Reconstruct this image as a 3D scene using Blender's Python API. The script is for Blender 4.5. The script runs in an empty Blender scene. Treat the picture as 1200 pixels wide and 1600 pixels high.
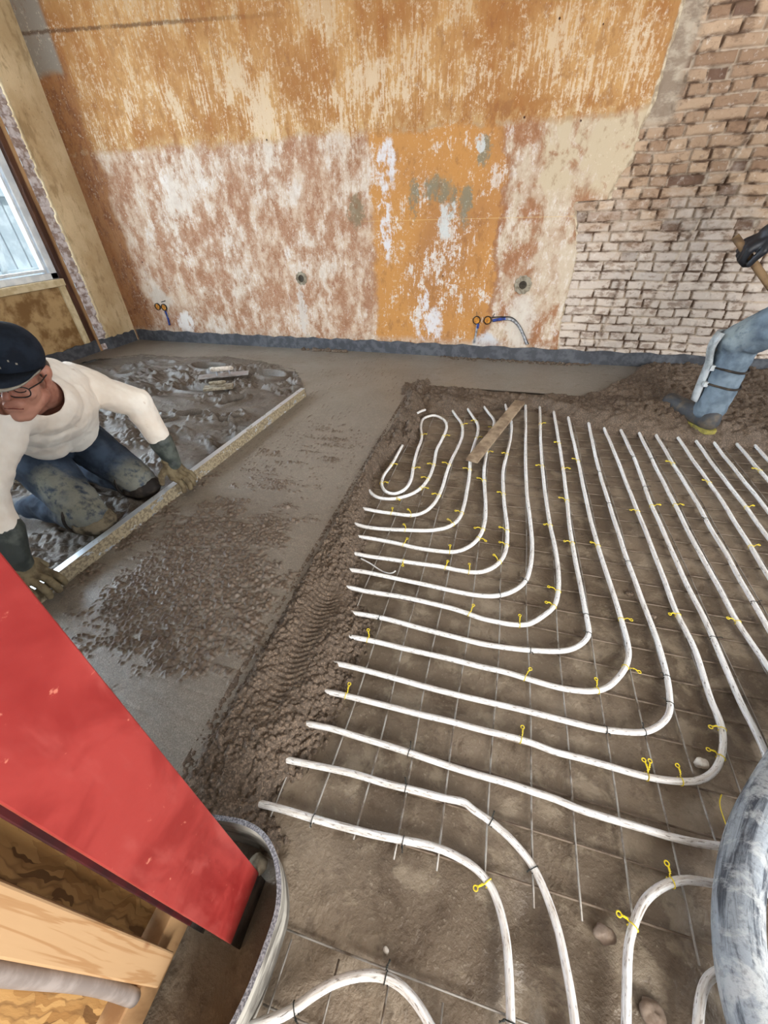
import bpy, bmesh, math, random
import numpy as np
from mathutils import Vector, Matrix
random.seed(7); np.random.seed(7)
S = bpy.context.scene; C = S.collection
# ---------------------------------------------------------------- camera
CF, CT, CR, CY, CH = 621.97, .654427, -.0329082, -.2864835, 1.10
cs, sn = math.cos, math.sin
fwd = np.array([sn(CY)*cs(CT), cs(CY)*cs(CT), -sn(CT)])
rgt = np.array([cs(CY), -sn(CY), 0]); upv = np.cross(rgt, fwd)
CX = cs(CR)*rgt+sn(CR)*upv; CU = -sn(CR)*rgt+cs(CR)*upv
cam = bpy.data.cameras.new('camera'); camo = bpy.data.objects.new('camera', cam); C.objects.link(camo)
cam.sensor_fit = 'VERTICAL'; cam.sensor_height = 36; cam.lens = 36*CF/1600; cam.clip_start = .02
camo.matrix_world = Matrix(((CX[0],CU[0],-fwd[0],0),(CX[1],CU[1],-fwd[1],0),(CX[2],CU[2],-fwd[2],CH),(0,0,0,1)))
S.camera = camo
def ray(x,y): return (x-600)/CF*CX-(y-800)/CF*CU+fwd
def at(x,y,z=0.): d=ray(x,y); return d*((z-CH)/d[2])+np.array([0,0,CH])
def atx(x,y,X): d=ray(x,y); return d*(X/d[0])+np.array([0,0,CH])
def aty(x,y,Y): d=ray(x,y); return d*(Y/d[1])+np.array([0,0,CH])
# ---------------------------------------------------------------- world, light, exposure
W = bpy.data.worlds.new('world'); S.world = W; W.use_nodes = True
bgn = W.node_tree.nodes['Background']; bgn.inputs[0].default_value = (.80,.90,1,1); bgn.inputs[1].default_value = .55
def area(name, loc, target, sx, sy, power, col):
    l = bpy.data.lights.new(name,'AREA'); l.shape='RECTANGLE'; l.size=sx; l.size_y=sy; l.energy=power; l.color=col
    o = bpy.data.objects.new(name,l); C.objects.link(o); o.location=loc
    o.rotation_euler=(Vector(target)-Vector(loc)).to_track_quat('-Z','Y').to_euler(); return o
area('daylight_rear', (2.3,-2.7,2.0), (-.8,2.8,.4), 2.6, 1.8, 300, (1,.975,.94))
area('daylight_side', (5.2,1.2,1.6), (-1,1.6,.2), 2.2, 1.8, 110, (.93,.96,1))
area('daylight_window', (-4.9,1.5,1.75), (-1,1.6,0), 3.2, 1.6, 230, (.74,.87,1))
S.view_settings.view_transform='Standard'; S.view_settings.look='None'; S.view_settings.gamma=1; S.view_settings.use_curve_mapping=False
sun = bpy.data.lights.new('sun','SUN'); sun.energy=3.2; sun.angle=.01; suno=bpy.data.objects.new('sun',sun); C.objects.link(suno); suno.rotation_euler=(0,math.radians(32),0)
S.view_settings.exposure = 0.27
# ---------------------------------------------------------------- object helpers
def tag(o, label=None, cat=None, group=None, kind=None):
    if label: o['label']=label
    if cat: o['category']=cat
    if group: o['group']=group
    if kind: o['kind']=kind
    return o
def empty(name, loc=(0,0,0)):
    o=bpy.data.objects.new(name,None); C.objects.link(o); o.location=loc; o.empty_display_size=.05; return o
def link(name, me, mat=None, parent=None, smooth=False):
    o=bpy.data.objects.new(name,me); C.objects.link(o)
    if mat: me.materials.append(mat)
    if smooth: me.polygons.foreach_set('use_smooth',[True]*len(me.polygons))
    if parent is not None:
        o.parent=parent; o.matrix_parent_inverse=Matrix.Translation(-Vector(parent.location))
    return o
class MB:
    def __init__(s): s.v=[]; s.f=[]
    def add(s,v,f):
        n=len(s.v); s.v+= [tuple(float(c) for c in p) for p in v]; s.f+=[tuple(i+n for i in q) for q in f]; return s
    def box(s,a,b):
        (x0,y0,z0),(x1,y1,z1)=a,b
        return s.add([(x0,y0,z0),(x1,y0,z0),(x1,y1,z0),(x0,y1,z0),(x0,y0,z1),(x1,y0,z1),(x1,y1,z1),(x0,y1,z1)],
              [(0,3,2,1),(4,5,6,7),(0,1,5,4),(1,2,6,5),(2,3,7,6),(3,0,4,7)])
    def hexa(s,bot,top):
        n=len(bot); v=list(bot)+list(top)
        f=[tuple(range(n-1,-1,-1)),tuple(range(n,2*n))]+[(i,(i+1)%n,n+(i+1)%n,n+i) for i in range(n)]
        return s.add(v,f)
    def caps(s,p1,r1,p2,r2,seg=16,sq=(1,1),up=None):
        p1,p2=np.array(p1,float),np.array(p2,float); d=p2-p1; L=np.linalg.norm(d)
        d = d/L if L>1e-9 else np.array([0,0,1.])
        a=np.cross(d,up if up is not None else ([0,0,1] if abs(d[2])<.9 else [1,0,0])); a/=np.linalg.norm(a); b=np.cross(d,a)
        rings=[]
        for t in np.linspace(-90,0,5)[1:]: rings.append((p1+d*r1*sn(math.radians(t)), r1*cs(math.radians(t))))
        for t in np.linspace(0,90,5)[:-1]: rings.append((p2+d*r2*sn(math.radians(t)), r2*cs(math.radians(t))))
        v=[p1-d*r1]; 
        for c,r in rings:
            for k in range(seg):
                q=2*math.pi*k/seg; v.append(c+(a*cs(q)*sq[0]+b*sn(q)*sq[1])*r)
        v.append(p2+d*r2); n=len(rings); f=[]
        for k in range(seg): f.append((0,1+(k+1)%seg,1+k)); f.append((len(v)-1,1+(n-1)*seg+k,1+(n-1)*seg+(k+1)%seg))
        for i in range(n-1):
            for k in range(seg): f.append((1+i*seg+k,1+i*seg+(k+1)%seg,1+(i+1)*seg+(k+1)%seg,1+(i+1)*seg+k))
        return s.add(v,f)
    def ell(s,c,ax,M=None,seg=20):
        M=np.eye(3) if M is None else np.array(M); c=np.array(c,float); v=[];f=[];n=seg//2
        v.append(c+M@np.array([0,0,ax[2]]))
        for i in range(1,n):
            for k in range(seg):
                t=math.pi*i/n;q=2*math.pi*k/seg; v.append(c+M@np.array([ax[0]*sn(t)*cs(q),ax[1]*sn(t)*sn(q),ax[2]*cs(t)]))
        v.append(c-M@np.array([0,0,ax[2]]))
        for k in range(seg):
            f.append((0,1+k,1+(k+1)%seg)); f.append((len(v)-1,1+(n-2)*seg+(k+1)%seg,1+(n-2)*seg+k))
            for i in range(n-2): f.append((1+i*seg+k,1+(i+1)*seg+k,1+(i+1)*seg+(k+1)%seg,1+i*seg+(k+1)%seg))
        return s.add(v,f)
    def mesh(s,name='m'):
        me=bpy.data.meshes.new(name); me.from_pydata(s.v,[],s.f); me.update(); return me
    def build(s,name,mat,parent=None,smooth=False,bevel=0,seg=2):
        o=link(name,s.mesh(name),mat,parent,smooth)
        if bevel:
            m=o.modifiers.new('b','BEVEL'); m.width=bevel; m.segments=seg; m.limit_method='ANGLE'
        return o
def bake(o, keep_uv=False):
    dg=bpy.context.evaluated_depsgraph_get(); dg.update()
    me=bpy.data.meshes.new_from_object(o.evaluated_get(dg)); o.modifiers.clear(); o.data=me; return o
def co(me):
    a=np.empty(len(me.vertices)*3); me.vertices.foreach_get('co',a); return a.reshape(-1,3)
def setco(me,a): me.vertices.foreach_set('co',a.ravel()); me.update()
def normals(me):
    a=np.empty(len(me.vertices)*3); me.vertex_normals.foreach_get('vector',a); return a.reshape(-1,3)
def blob(mb,name,mat,parent,voxel=.006,sm=4,wr=None):
    """union of closed shapes grown into one continuous skin"""
    o=mb.build(name,mat,parent)
    m=o.modifiers.new('r','REMESH'); m.mode='VOXEL'; m.voxel_size=voxel
    if sm:
        k=o.modifiers.new('s','SMOOTH'); k.iterations=sm; k.factor=.5
    bake(o); me=o.data
    if wr is not None:
        P=co(me); N=normals(me); setco(me,P+N*wr(P,N)[:,None])
    me.polygons.foreach_set('use_smooth',[True]*len(me.polygons))
    return o
# ---------------------------------------------------------------- numpy noise
_T=np.random.RandomState(3).rand(1<<16)
def _h(i,j,k=0): return _T[(i*73856093 ^ j*19349663 ^ k*83492791)&0xffff]
def vn(x,y,z=None):
    """smooth value noise 0..1"""
    if z is None: z=np.zeros_like(x)
    i,j,k=[np.floor(a).astype(np.int64) for a in (x,y,z)]
    u,v,w=x-i,y-j,z-k; u,v,w=[a*a*(3-2*a) for a in (u,v,w)]; r=0
    for a in (0,1):
        for b in (0,1):
            for c in (0,1):
                r=r+_h(i+a,j+b,k+c)*(u if a else 1-u)*(v if b else 1-v)*(w if c else 1-w)
    return r
def fbm(x,y,o=4,z=None,g=.5):
    s=0;a=1;t=0
    for n in range(o):
        f=2.03**n; s=s+a*vn(x*f+n*17.1,y*f+n*5.3,None if z is None else z*f); t+=a; a*=g
    return s/t
def crumbs(x,y,cell,dens=1.,seed=0,rmin=.35,rmax=.75):
    """rounded grains: height 0..1 (times grain radius / cell)"""
    X=x/cell; Y=y/cell; i0=np.floor(X).astype(np.int64); j0=np.floor(Y).astype(np.int64); out=np.zeros_like(X)
    for a in (-1,0,1):
        for b in (-1,0,1):
            i=i0+a; j=j0+b; px=i+_h(i,j,seed+1); py=j+_h(i,j,seed+2); r=rmin+(rmax-rmin)*_h(i,j,seed+3)
            d2=((X-px)**2+(Y-py)**2)/r**2; on=_h(i,j,seed+4)<dens
            out=np.maximum(out,np.where(on,np.sqrt(np.clip(1-d2,0,1))*r,0))
    return out
def sst(a,b,x): t=np.clip((x-a)/(b-a),0,1); return t*t*(3-2*t)
def inpoly(x,y,P):
    r=np.zeros(x.shape,bool); n=len(P)
    for i in range(n):
        (x0,y0),(x1,y1)=P[i],P[(i+1)%n]
        if y0==y1: continue
        c=((y0>y)!=(y1>y))&(x<(x1-x0)*(y-y0)/(y1-y0)+x0); r^=c
    return r
def patch(name,xs,ys,hf,mat,mask=None,attr=None):
    X,Y=np.meshgrid(xs,ys,indexing='ij'); Z=hf(X,Y); nx,ny=X.shape
    V=np.stack([X,Y,Z],-1).reshape(-1,3); ii,jj=np.meshgrid(np.arange(nx-1),np.arange(ny-1),indexing='ij')
    a=(ii*ny+jj).ravel(); F=np.stack([a,a+ny,a+ny+1,a+1],1)
    if mask is not None:
        xc=(X[:-1,:-1]+X[1:,1:])/2; yc=(Y[:-1,:-1]+Y[1:,1:])/2; F=F[mask(xc,yc,(Z[:-1,:-1]+Z[1:,1:])/2).ravel()]
    used=np.unique(F); rm=-np.ones(len(V),int); rm[used]=np.arange(len(used)); V=V[used]; F=rm[F]
    me=bpy.data.meshes.new(name); me.vertices.add(len(V)); me.vertices.foreach_set('co',V.ravel())
    me.loops.add(F.size); me.loops.foreach_set('vertex_index',F.ravel()); me.polygons.add(len(F))
    me.polygons.foreach_set('loop_start',np.arange(0,F.size,4)); me.update(calc_edges=True)
    if attr is not None:
        A=attr(V[:,0],V[:,1]); at2=me.attributes.new('crumb','FLOAT','POINT'); at2.data.foreach_set('value',A.astype(np.float32))
    return link(name,me,mat,None,True)
# ---------------------------------------------------------------- materials
class NT:
    def __init__(s,name,rough=.8,spec=.3):
        s.m=bpy.data.materials.new(name); s.m.use_nodes=True; s.t=s.m.node_tree; s.b=s.t.nodes['Principled BSDF']
        s.b.inputs['Roughness'].default_value=rough; s.b.inputs['Specular IOR Level'].default_value=spec
        s._p=None
    def n(s,t): return s.t.nodes.new(t)
    def L(s,a,b): s.t.links.new(a,b)
    def put(s,inp,v):
        if hasattr(v,'is_output') or isinstance(v,bpy.types.NodeSocket): s.L(v,inp)
        else:
            if isinstance(v,(tuple,list)) and len(v)==3 and inp.type=='RGBA': v=(*v,1)
            inp.default_value=v
    def pos(s,kind='Object'):
        tc=s.n('ShaderNodeTexCoord'); return tc.outputs[kind]
    def xyz(s,v):
        k=s.n('ShaderNodeSeparateXYZ'); s.put(k.inputs[0],v); return k.outputs
    def vec(s,x,y,z):
        k=s.n('ShaderNodeCombineXYZ')
        for i,a in enumerate((x,y,z)): s.put(k.inputs[i],a)
        return k.outputs[0]
    def ma(s,op,a,b=0.,c=0.):
        k=s.n('ShaderNodeMath'); k.operation=op
        for i,v in enumerate((a,b,c)): s.put(k.inputs[i],v)
        return k.outputs[0]
    def scale(s,v,sc):
        k=s.n('ShaderNodeVectorMath'); k.operation='MULTIPLY'; s.put(k.inputs[0],v); k.inputs[1].default_value=sc; return k.outputs[0]
    def noise(s,v,sc,det=4,rough=.55,dist=0,col=False):
        k=s.n('ShaderNodeTexNoise'); s.put(k.inputs['Vector'],v); k.inputs['Scale'].default_value=sc; k.inputs['Detail'].default_value=det
        k.inputs['Roughness'].default_value=rough; k.inputs['Distortion'].default_value=dist; return k.outputs[1 if col else 0]
    def vor(s,v,sc,feat='F1',out=0):
        k=s.n('ShaderNodeTexVoronoi'); k.feature=feat; s.put(k.inputs['Vector'],v); k.inputs['Scale'].default_value=sc; return k.outputs[out]
    def st(s,x,a,b):  # smoothstep a..b
        k=s.n('ShaderNodeMapRange'); k.interpolation_type='SMOOTHSTEP'; s.put(k.inputs[0],x)
        if a<b: k.inputs[1].default_value=a; k.inputs[2].default_value=b
        else: k.inputs[1].default_value=b; k.inputs[2].default_value=a; k.inputs[3].default_value=1; k.inputs[4].default_value=0
        return k.outputs[0]
    def mix(s,f,a,b):
        k=s.n('ShaderNodeMix'); k.data_type='RGBA'; s.put(k.inputs[0],f); s.put(k.inputs[6],a); s.put(k.inputs[7],b); return k.outputs[2]
    def mul(s,*a):
        r=a[0]
        for q in a[1:]: r=s.ma('MULTIPLY',r,q)
        return r
    def attr(s,name):
        k=s.n('ShaderNodeAttribute'); k.attribute_name=name; return k.outputs
    def color(s,c): s.put(s.b.inputs['Base Color'],c)
    def rough(s,r): s.put(s.b.inputs['Roughness'],r)
    def bump(s,h,st=.3,d=.01):
        k=s.n('ShaderNodeBump'); k.inputs['Strength'].default_value=st; k.inputs['Distance'].default_value=d; s.put(k.inputs['Height'],h); s.L(k.outputs[0],s.b.inputs['Normal'])
def rgb(r,g,b): return tuple(((c/255+.055)/1.055)**2.4 if c>10 else c/255/12.92 for c in (r,g,b))
def two(name,c1,c2,sc=8,lo=.4,hi=.62,rough=.8,spec=.3,bump=0,bs=60,aniso=(1,1,1),metal=0):
    t=NT(name,rough,spec); p=t.scale(t.pos(),aniso); n=t.noise(p,sc,5,.6)
    t.color(t.mix(t.st(n,lo,hi),c1,c2)); t.b.inputs['Metallic'].default_value=metal
    if bump: t.bump(t.noise(t.pos(),bs,4),bump,.004)
    return t.m
M={}
# --- cement materials
def cement(name,dark,lite,rough,bumpk,gr=260,sheen=0.,gk=.25):
    t=NT(name,rough,.5); p=t.pos(); a=t.noise(p,2.2,4,.6); b=t.noise(p,28,4,.65); c=t.noise(p,gr,2,.6)
    base=t.mix(t.st(a,.3,.7),dark,lite); base=t.mix(t.mul(t.st(b,.42,.7),.45),base,tuple(min(1,q*1.45) for q in lite))
    base=t.mix(t.mul(t.st(c,.35,.6),.35),tuple(q*.55 for q in dark),base)
    g2=t.vor(t.scale(p,(1,1,1)),230,'F1',1); g2=t.xyz(g2)[0]; base=t.mix(t.mul(t.st(g2,.55,.95),gk),base,tuple(min(1,q*1.9) for q in lite)); base=t.mix(t.mul(t.st(g2,.45,.05),gk),base,tuple(q*.5 for q in dark)); sp=t.vor(p,70); base=t.mix(t.mul(t.st(sp,.10,.04),t.st(b,.5,.6)),base,rgb(190,180,165)); 
    if name=='smoothed_screed': base=t.mix(t.mul(t.attr('crumb')[2],.85),base,t.mix(t.st(b,.4,.6),rgb(78,63,51),rgb(98,82,68)))
    t.color(base); t.rough(t.ma('MULTIPLY_ADD',t.st(a,.35,.65),-sheen,rough))
    t.bump(t.ma('ADD',t.mul(c,.5),t.mul(b,.8)),bumpk,.006); return t.m
M['smooth']=cement('smoothed_screed',rgb(134,125,114),rgb(156,146,133),.46,.30,300,.10,.10)
M['screed']=M['smooth']
M['loose']=cement('loose_mortar',rgb(90,75,61),rgb(122,104,87),.75,.9,220,0,.26)
M['churn']=cement('trodden_mortar',rgb(96,86,76),rgb(126,116,105),.62,.5,240,.16,.10)
def subfloor():
    t=NT('damp_concrete',.55,.4); p=t.pos(); a=t.noise(p,1.6,5,.6); b=t.noise(p,9,5,.65,.4); c=t.noise(p,120,3,.6)
    base=t.mix(t.st(a,.35,.65),rgb(90,78,65),rgb(124,110,94))
    base=t.mix(t.mul(t.st(b,.5,.62),.6),base,rgb(142,130,113)); base=t.mix(t.mul(t.st(t.noise(p,26,5,.7),.55,.68),.5),base,rgb(70,58,46))
    base=t.mix(t.mul(t.st(b,.44,.3),.6),base,rgb(62,49,38))
    base=t.mix(t.mul(t.st(c,.6,.75),.5),base,rgb(150,140,126))
    t.color(base); t.rough(t.ma('MULTIPLY_ADD',t.st(a,.4,.6),.25,.42)); t.bump(t.ma('ADD',t.mul(c,.4),b),.7,.01); return t.m
M['sub']=subfloor()
# --- painted, peeling back wall
def wallmat():
    t=NT('peeling_painted_plaster',.85,.2); P=t.pos(); x,y,z=t.xyz(P)[:3]
    wob=t.noise(P,3.5,4,.6); wx=t.ma('ADD',x,t.ma('ADD',t.ma('MULTIPLY_ADD',wob,.34,-.17),t.ma('MULTIPLY_ADD',t.noise(P,22,4,.7),.10,-.05))); wz=t.ma('ADD',z,t.ma('MULTIPLY_ADD',t.noise(P,5,3,.5),.12,-.06))
    streak=t.noise(t.scale(P,(30,1,2.6)),1.0,6,.68)      # vertical scraping
    fine=t.noise(t.scale(P,(1,1,.6)),26,5,.7); blot=t.noise(P,2.3,5,.62); blo2=t.noise(t.scale(P,(1.2,1,.7)),6.5,6,.66,.8)
    warp=t.noise(P,1.1,3,.5)
    pit=t.noise(P,55,4,.75); short=t.noise(t.scale(P,(66,1,6.5)),1.0,6,.8)
    OR=t.mix(t.st(blot,.35,.65),rgb(166,116,68),rgb(196,152,98)); OR=t.mix(t.mul(t.st(fine,.5,.7),.35),OR,rgb(150,104,70))
    OR=t.mix(t.mul(t.st(t.noise(t.scale(P,(12,1,1.2)),1,4,.6),.48,.62),.5),OR,rgb(160,104,54))
    m1=t.noise(t.scale(P,(1.3,1,.8)),4.5,6,.72); m2=t.noise(t.scale(P,(1.6,1,.8)),12,6,.75)
    BR=t.mix(t.st(m1,.42,.60),rgb(168,126,98),rgb(204,180,156)); BR=t.mix(t.mul(t.st(m2,.53,.66),.75),BR,rgb(148,98,72)); BR=t.mix(t.mul(t.st(t.ma('ADD',t.mul(pit,.5),t.mul(m2,.5)),.47,.38),.6),BR,rgb(216,202,186))
    WH=t.mix(t.st(fine,.35,.65),rgb(204,188,172),rgb(228,222,216)); BE=t.mix(t.st(fine,.4,.6),rgb(192,172,148),rgb(214,198,178))
    # zones
    up=t.st(wz,1.50,1.56); cen=t.mul(t.st(wx,-1.18,-1.10),t.st(wx,-.10,-.16)); right=t.st(wx,-.18,-.10)
    low=BR
    wl=t.st(t.ma('ADD',t.ma('ADD',t.mul(short,.22),t.mul(m1,.45)),t.ma('ADD',t.mul(pit,.2),t.mul(blot,.25))),.565,.625)
    low=t.mix(t.mul(wl,t.st(x,-3.75,-3.3),.85),low,WH)
    low=t.mix(t.mul(t.st(blot,.50,.62),t.st(fine,.40,.56),.55),low,BE)
    cenc=t.mix(t.st(warp,.4,.6),rgb(194,140,80),rgb(174,124,78))
    cw=t.st(t.ma('ADD',t.ma('ADD',t.mul(m1,.45),t.mul(blot,.25)),t.ma('ADD',t.mul(short,.25),t.mul(pit,.25))),.625,.66)
    cenc=t.mix(t.mul(cw,t.ma('MULTIPLY_ADD',t.st(wz,.5,1.3),-.25,1.)),cenc,WH)
    cenc=t.mix(t.mul(t.st(z,.16,.06),.8),cenc,BR)
    rc=t.mix(t.st(m1,.44,.58),rgb(164,118,86),BE); rc=t.mix(t.mul(t.st(blot,.5,.6),.6),rc,rgb(206,190,168)); rc=t.mix(t.mul(t.st(fine,.54,.64),.5),rc,WH)
    cream=t.mul(t.st(wx,.02,.10),t.st(wz,1.05,1.2)); rc=t.mix(t.mul(cream,t.ma('MULTIPLY_ADD',t.st(blo2,.50,.40),-.8,1.)),rc,rgb(200,182,154))
    col=t.mix(cen,low,cenc); col=t.mix(right,col,rc)
    uw=t.st(t.ma('ADD',t.ma('ADD',t.mul(short,.42),t.mul(m1,.32)),t.ma('ADD',t.mul(pit,.20),t.mul(blot,.30))),.636,.672)
    upc=t.mix(t.mul(uw,.80),OR,t.mix(t.st(z,1.5,2.3),rgb(224,204,176),rgb(196,166,130)))
    upc=t.mix(t.mul(t.st(z,1.62,1.55),t.st(fine,.45,.6),.6),upc,rgb(200,168,120)); upc=t.mix(t.mul(t.st(t.ma('ADD',t.mul(m2,.6),t.mul(pit,.4)),.52,.6),.45),upc,rgb(206,176,140))
    col=t.mix(up,col,upc)
    # brown paint strip running down beside the left corner, grey filler above it
    edge=t.st(t.ma('ADD',x,t.mul(wob,.25)),-3.44,-3.52); col=t.mix(t.mul(edge,.92),col,t.mix(t.st(m2,.42,.62),rgb(160,112,72),rgb(126,82,54)))
    col=t.mix(t.mul(t.st(x,-3.62,-3.66),t.st(wz,1.98,2.04)),col,rgb(150,140,128))
    # vertical seam at the paint border and horizontal trowel line
    seam=t.mul(t.st(t.ma('ABSOLUTE',t.ma('ADD',wx,.14)),.035,.01),t.st(z,1.45,1.4)); col=t.mix(t.mul(seam,.5),col,rgb(140,88,56))
    sm2=t.st(t.ma('ABSOLUTE',t.ma('ADD',wz,-1.535)),.02,.004); col=t.mix(t.mul(sm2,t.st(fine,.45,.6),.6),col,rgb(176,148,118))
    # thin dark chase line high up
    lz=t.ma('MULTIPLY_ADD',x,-.045,2.055); dl=t.mul(t.st(t.ma('ABSOLUTE',t.ma('SUBTRACT',z,t.ma('ADD',lz,t.ma('MULTIPLY_ADD',m2,.03,-.015)))),.016,.004),t.st(x,-1.4,-2.9),t.st(m1,.3,.5)); col=t.mix(t.mul(dl,.75),col,rgb(92,66,44))
    # a thin pale line one metre up
    sl=t.mul(t.st(t.ma('ABSOLUTE',t.ma('ADD',z,-1.009)),.003,.001),t.st(x,-1.3,-1.1),.5); col=t.mix(sl,col,rgb(222,190,130))
    def spot(cx,cz,rx,rz,c,k=.9,lo=.36,hi=.5,src=None,D=.20):
        nonlocal col
        dx=t.ma('DIVIDE',t.ma('SUBTRACT',t.ma('ADD',x,t.ma('MULTIPLY_ADD',t.noise(P,14,5,.7),D,-D/2)),cx),rx); dz=t.ma('DIVIDE',t.ma('SUBTRACT',t.ma('ADD',z,t.ma('MULTIPLY_ADD',t.noise(P,11,5,.7),D,-D/2)),cz),rz)
        d=t.ma('SQRT',t.ma('ADD',t.mul(dx,dx),t.mul(dz,dz))); col=t.mix(t.mul(t.st(d,1.1,.7),t.st(src or mm,lo,hi),k),col,c)
    mm=t.ma('ADD',t.mul(m1,.5),t.mul(m2,.5)); teal=rgb(122,124,108)
    for q in ((-.80,1.13,.03,.13),(-.62,1.19,.11,.09),(-.50,1.12,.03,.12),(-.40,1.08,.05,.14),(-.30,1.40,.04,.09)): spot(*q,teal,.8,.40,.50)
    for q in ((-.56,1.0,.06,.12),(-.50,1.06,.04,.06),(-.33,1.44,.03,.06)): spot(*q,rgb(206,210,208),.9,.42,.52)
    for q in ((-.64,.25,.13,.16),(-.68,.44,.05,.10),(-1.02,.98,.05,.3),(-1.0,1.35,.08,.15)): spot(*q,rgb(222,222,226),.9,.46,.53)
    spot(-1.27,1.08,.07,.12,rgb(128,116,92),.8,.25,.45); spot(-1.855,.33,.045,.22,rgb(205,196,186),.9,.2,.4); spot(-1.84,.05,.06,.10,rgb(110,84,62),.7,.2,.4)
    spot(.13,.30,.13,.22,rgb(216,208,196),.75,.25,.4); spot(-3.42,.40,.13,.11,rgb(205,195,182),.8,.25,.4); spot(-3.2,.18,.10,.12,rgb(232,228,224),.9,.42,.5)
    spot(-.13,.10,.13,.11,rgb(206,208,212),.95,.1,.3)
    # nail holes
    vd=t.vor(P,5.5); hole=t.mul(t.st(vd,.045,.03),t.st(t.noise(P,1.7,1),.46,.5)); col=t.mix(hole,col,rgb(70,42,26))
    base=t.mul(t.st(wz,.17,.10),.55); col=t.mix(base,col,t.mix(t.st(fine,.4,.6),rgb(150,112,84),rgb(205,192,176)))
    col=t.mix(t.mul(t.st(t.ma('ADD',t.mul(pit,.6),t.mul(m2,.4)),.55,.62),.5),col,rgb(222,206,184)); col=t.mix(t.mul(t.st(t.ma('ADD',t.mul(m1,.5),t.mul(fine,.5)),.47,.40),.4),col,rgb(136,92,62))
    hs=t.n('ShaderNodeHueSaturation'); hs.inputs['Value'].default_value=.86; hs.inputs['Saturation'].default_value=1.0; t.L(col,hs.inputs['Color']); col=hs.outputs[0]
    t.color(col); t.bump(t.ma('ADD',t.mul(short,.5),t.ma('ADD',t.mul(blo2,.6),t.mul(fine,.35))),.35,.012); return t.m
M['wall']=wallmat()
def brickmat():
    t=NT('whitewashed_brick',.9,.2); P=t.pos(); x,y,z=t.xyz(P)[:3]; tone=t.attr('tone')[0]; r,g,b=t.xyz(tone)[:3]
    a=t.noise(P,2.2,4,.6); f=t.noise(P,24,5,.7); k=t.noise(t.scale(P,(1,1,1.8)),9,5,.65)
    br=t.mix(r,rgb(140,112,90),rgb(182,156,130)); br=t.mix(t.st(g,.88,.92),br,rgb(112,88,74))
    wf=t.ma('ADD',t.mul(t.st(z,1.5,.3),.45),t.mul(a,.6)); br=t.mix(t.mul(t.st(t.ma('ADD',wf,t.mul(k,.5)),.62,.92),.75),br,rgb(200,190,180)); br=t.mix(t.mul(t.st(k,.48,.38),.6),br,rgb(118,94,76))
    br=t.mix(t.mul(t.st(f,.56,.7),.45),br,rgb(220,212,202)); br=t.mix(t.mul(t.st(f,.42,.3),.4),br,rgb(98,76,60))
    mo=t.mix(t.st(k,.42,.58),rgb(92,72,58),rgb(182,166,148))
    # a rough remnant of render beside the plaster edge
    rem=t.mul(t.st(t.ma('ADD',x,t.ma('MULTIPLY_ADD',k,.16,-.08)),.86,.80),t.st(z,1.42,1.5)); 
    col=t.mix(b,mo,br); col=t.mix(rem,col,t.mix(t.st(k,.4,.6),rgb(140,124,108),rgb(176,162,144)))
    t.color(col); t.bump(t.ma('ADD',f,k),.6,.012); return t.m
M['brick']=brickmat()
def leftwall():
    t=NT('stained_beige_plaster',.85,.2); P=t.pos(); a=t.noise(P,2.5,5,.6); b=t.noise(t.scale(P,(1,1,.4)),14,5,.7); f=t.noise(P,40,4,.7)
    c=t.mix(t.st(a,.35,.65),rgb(184,160,122),rgb(212,192,156)); c=t.mix(t.mul(t.st(b,.5,.66),.55),c,rgb(138,112,76)); c=t.mix(t.mul(t.st(f,.62,.7),.6),c,rgb(84,62,40))
    c=t.mix(t.mul(t.st(t.vor(P,3.2),.05,.03),.9),c,rgb(66,44,28)); t.color(c); t.bump(t.ma('ADD',b,f),.35,.01); return t.m
M['lwall']=leftwall()
M['panel']=two('mottled_tan_board',rgb(178,150,108),rgb(126,96,60),7,.42,.62,.8,.2,.3)
M['cream']=two('cream_painted_wood',rgb(214,200,166),rgb(190,172,134),10,.4,.6,.6)
M['brown']=two('dark_brown_timber',rgb(96,64,46),rgb(66,42,32),12,.4,.6,.6,.3,.2,40,(1,1,.2))
M['tanwood']=two('bare_timber_edge',rgb(176,140,100),rgb(140,104,70),12,.4,.6,.7,.3,.2,40,(1,1,.2))
M['stripbrick']=two('crumbled_grey_brick',rgb(150,132,124),rgb(206,200,202),22,.4,.6,.9,.2,.6,50)
M['whiteframe']=two('white_window_plastic',rgb(226,232,236),rgb(206,214,220),10,.4,.6,.35)
M['fence']=two('pale_fence_boards',rgb(200,216,224),rgb(176,194,204),6,.4,.6,.6)
M['foam']=two('dark_grey_foam',rgb(62,64,70),rgb(84,87,92),18,.42,.62,.6,.35,.25,120)
M['foamspeck']=two('speckled_foam_edge',rgb(92,92,98),rgb(140,140,146),260,.42,.60,.8,.2,.3,200)
M['foamside']=two('grey_foam_streaked_with_cement',rgb(96,92,86),rgb(186,182,172),7,.40,.62,.6,.3,.3,90,(1,1,2.5))
def redmat():
    t=NT('red_primer',.38,.5); P=t.pos(); a=t.noise(t.scale(P,(1,1,.8)),9,4,.6,.6); b=t.noise(P,60,4,.6); c=t.noise(t.scale(P,(1,1,.25)),22,4,.6)
    col=t.mix(t.st(a,.38,.62),rgb(128,34,32),rgb(148,50,46)); col=t.mix(t.mul(t.st(c,.52,.7),.4),col,rgb(168,80,74)); col=t.mix(t.mul(t.st(b,.66,.72),.7),col,rgb(196,120,100))
    t.color(col); t.rough(t.ma('MULTIPLY_ADD',a,.3,.25)); t.bump(t.ma('ADD',t.mul(b,.3),a),.15,.004); return t.m
M['red']=redmat()
M['darksteel']=two('dirty_dark_steel',rgb(44,40,40),rgb(84,76,68),20,.4,.65,.5,.5,.3,80)
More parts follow.
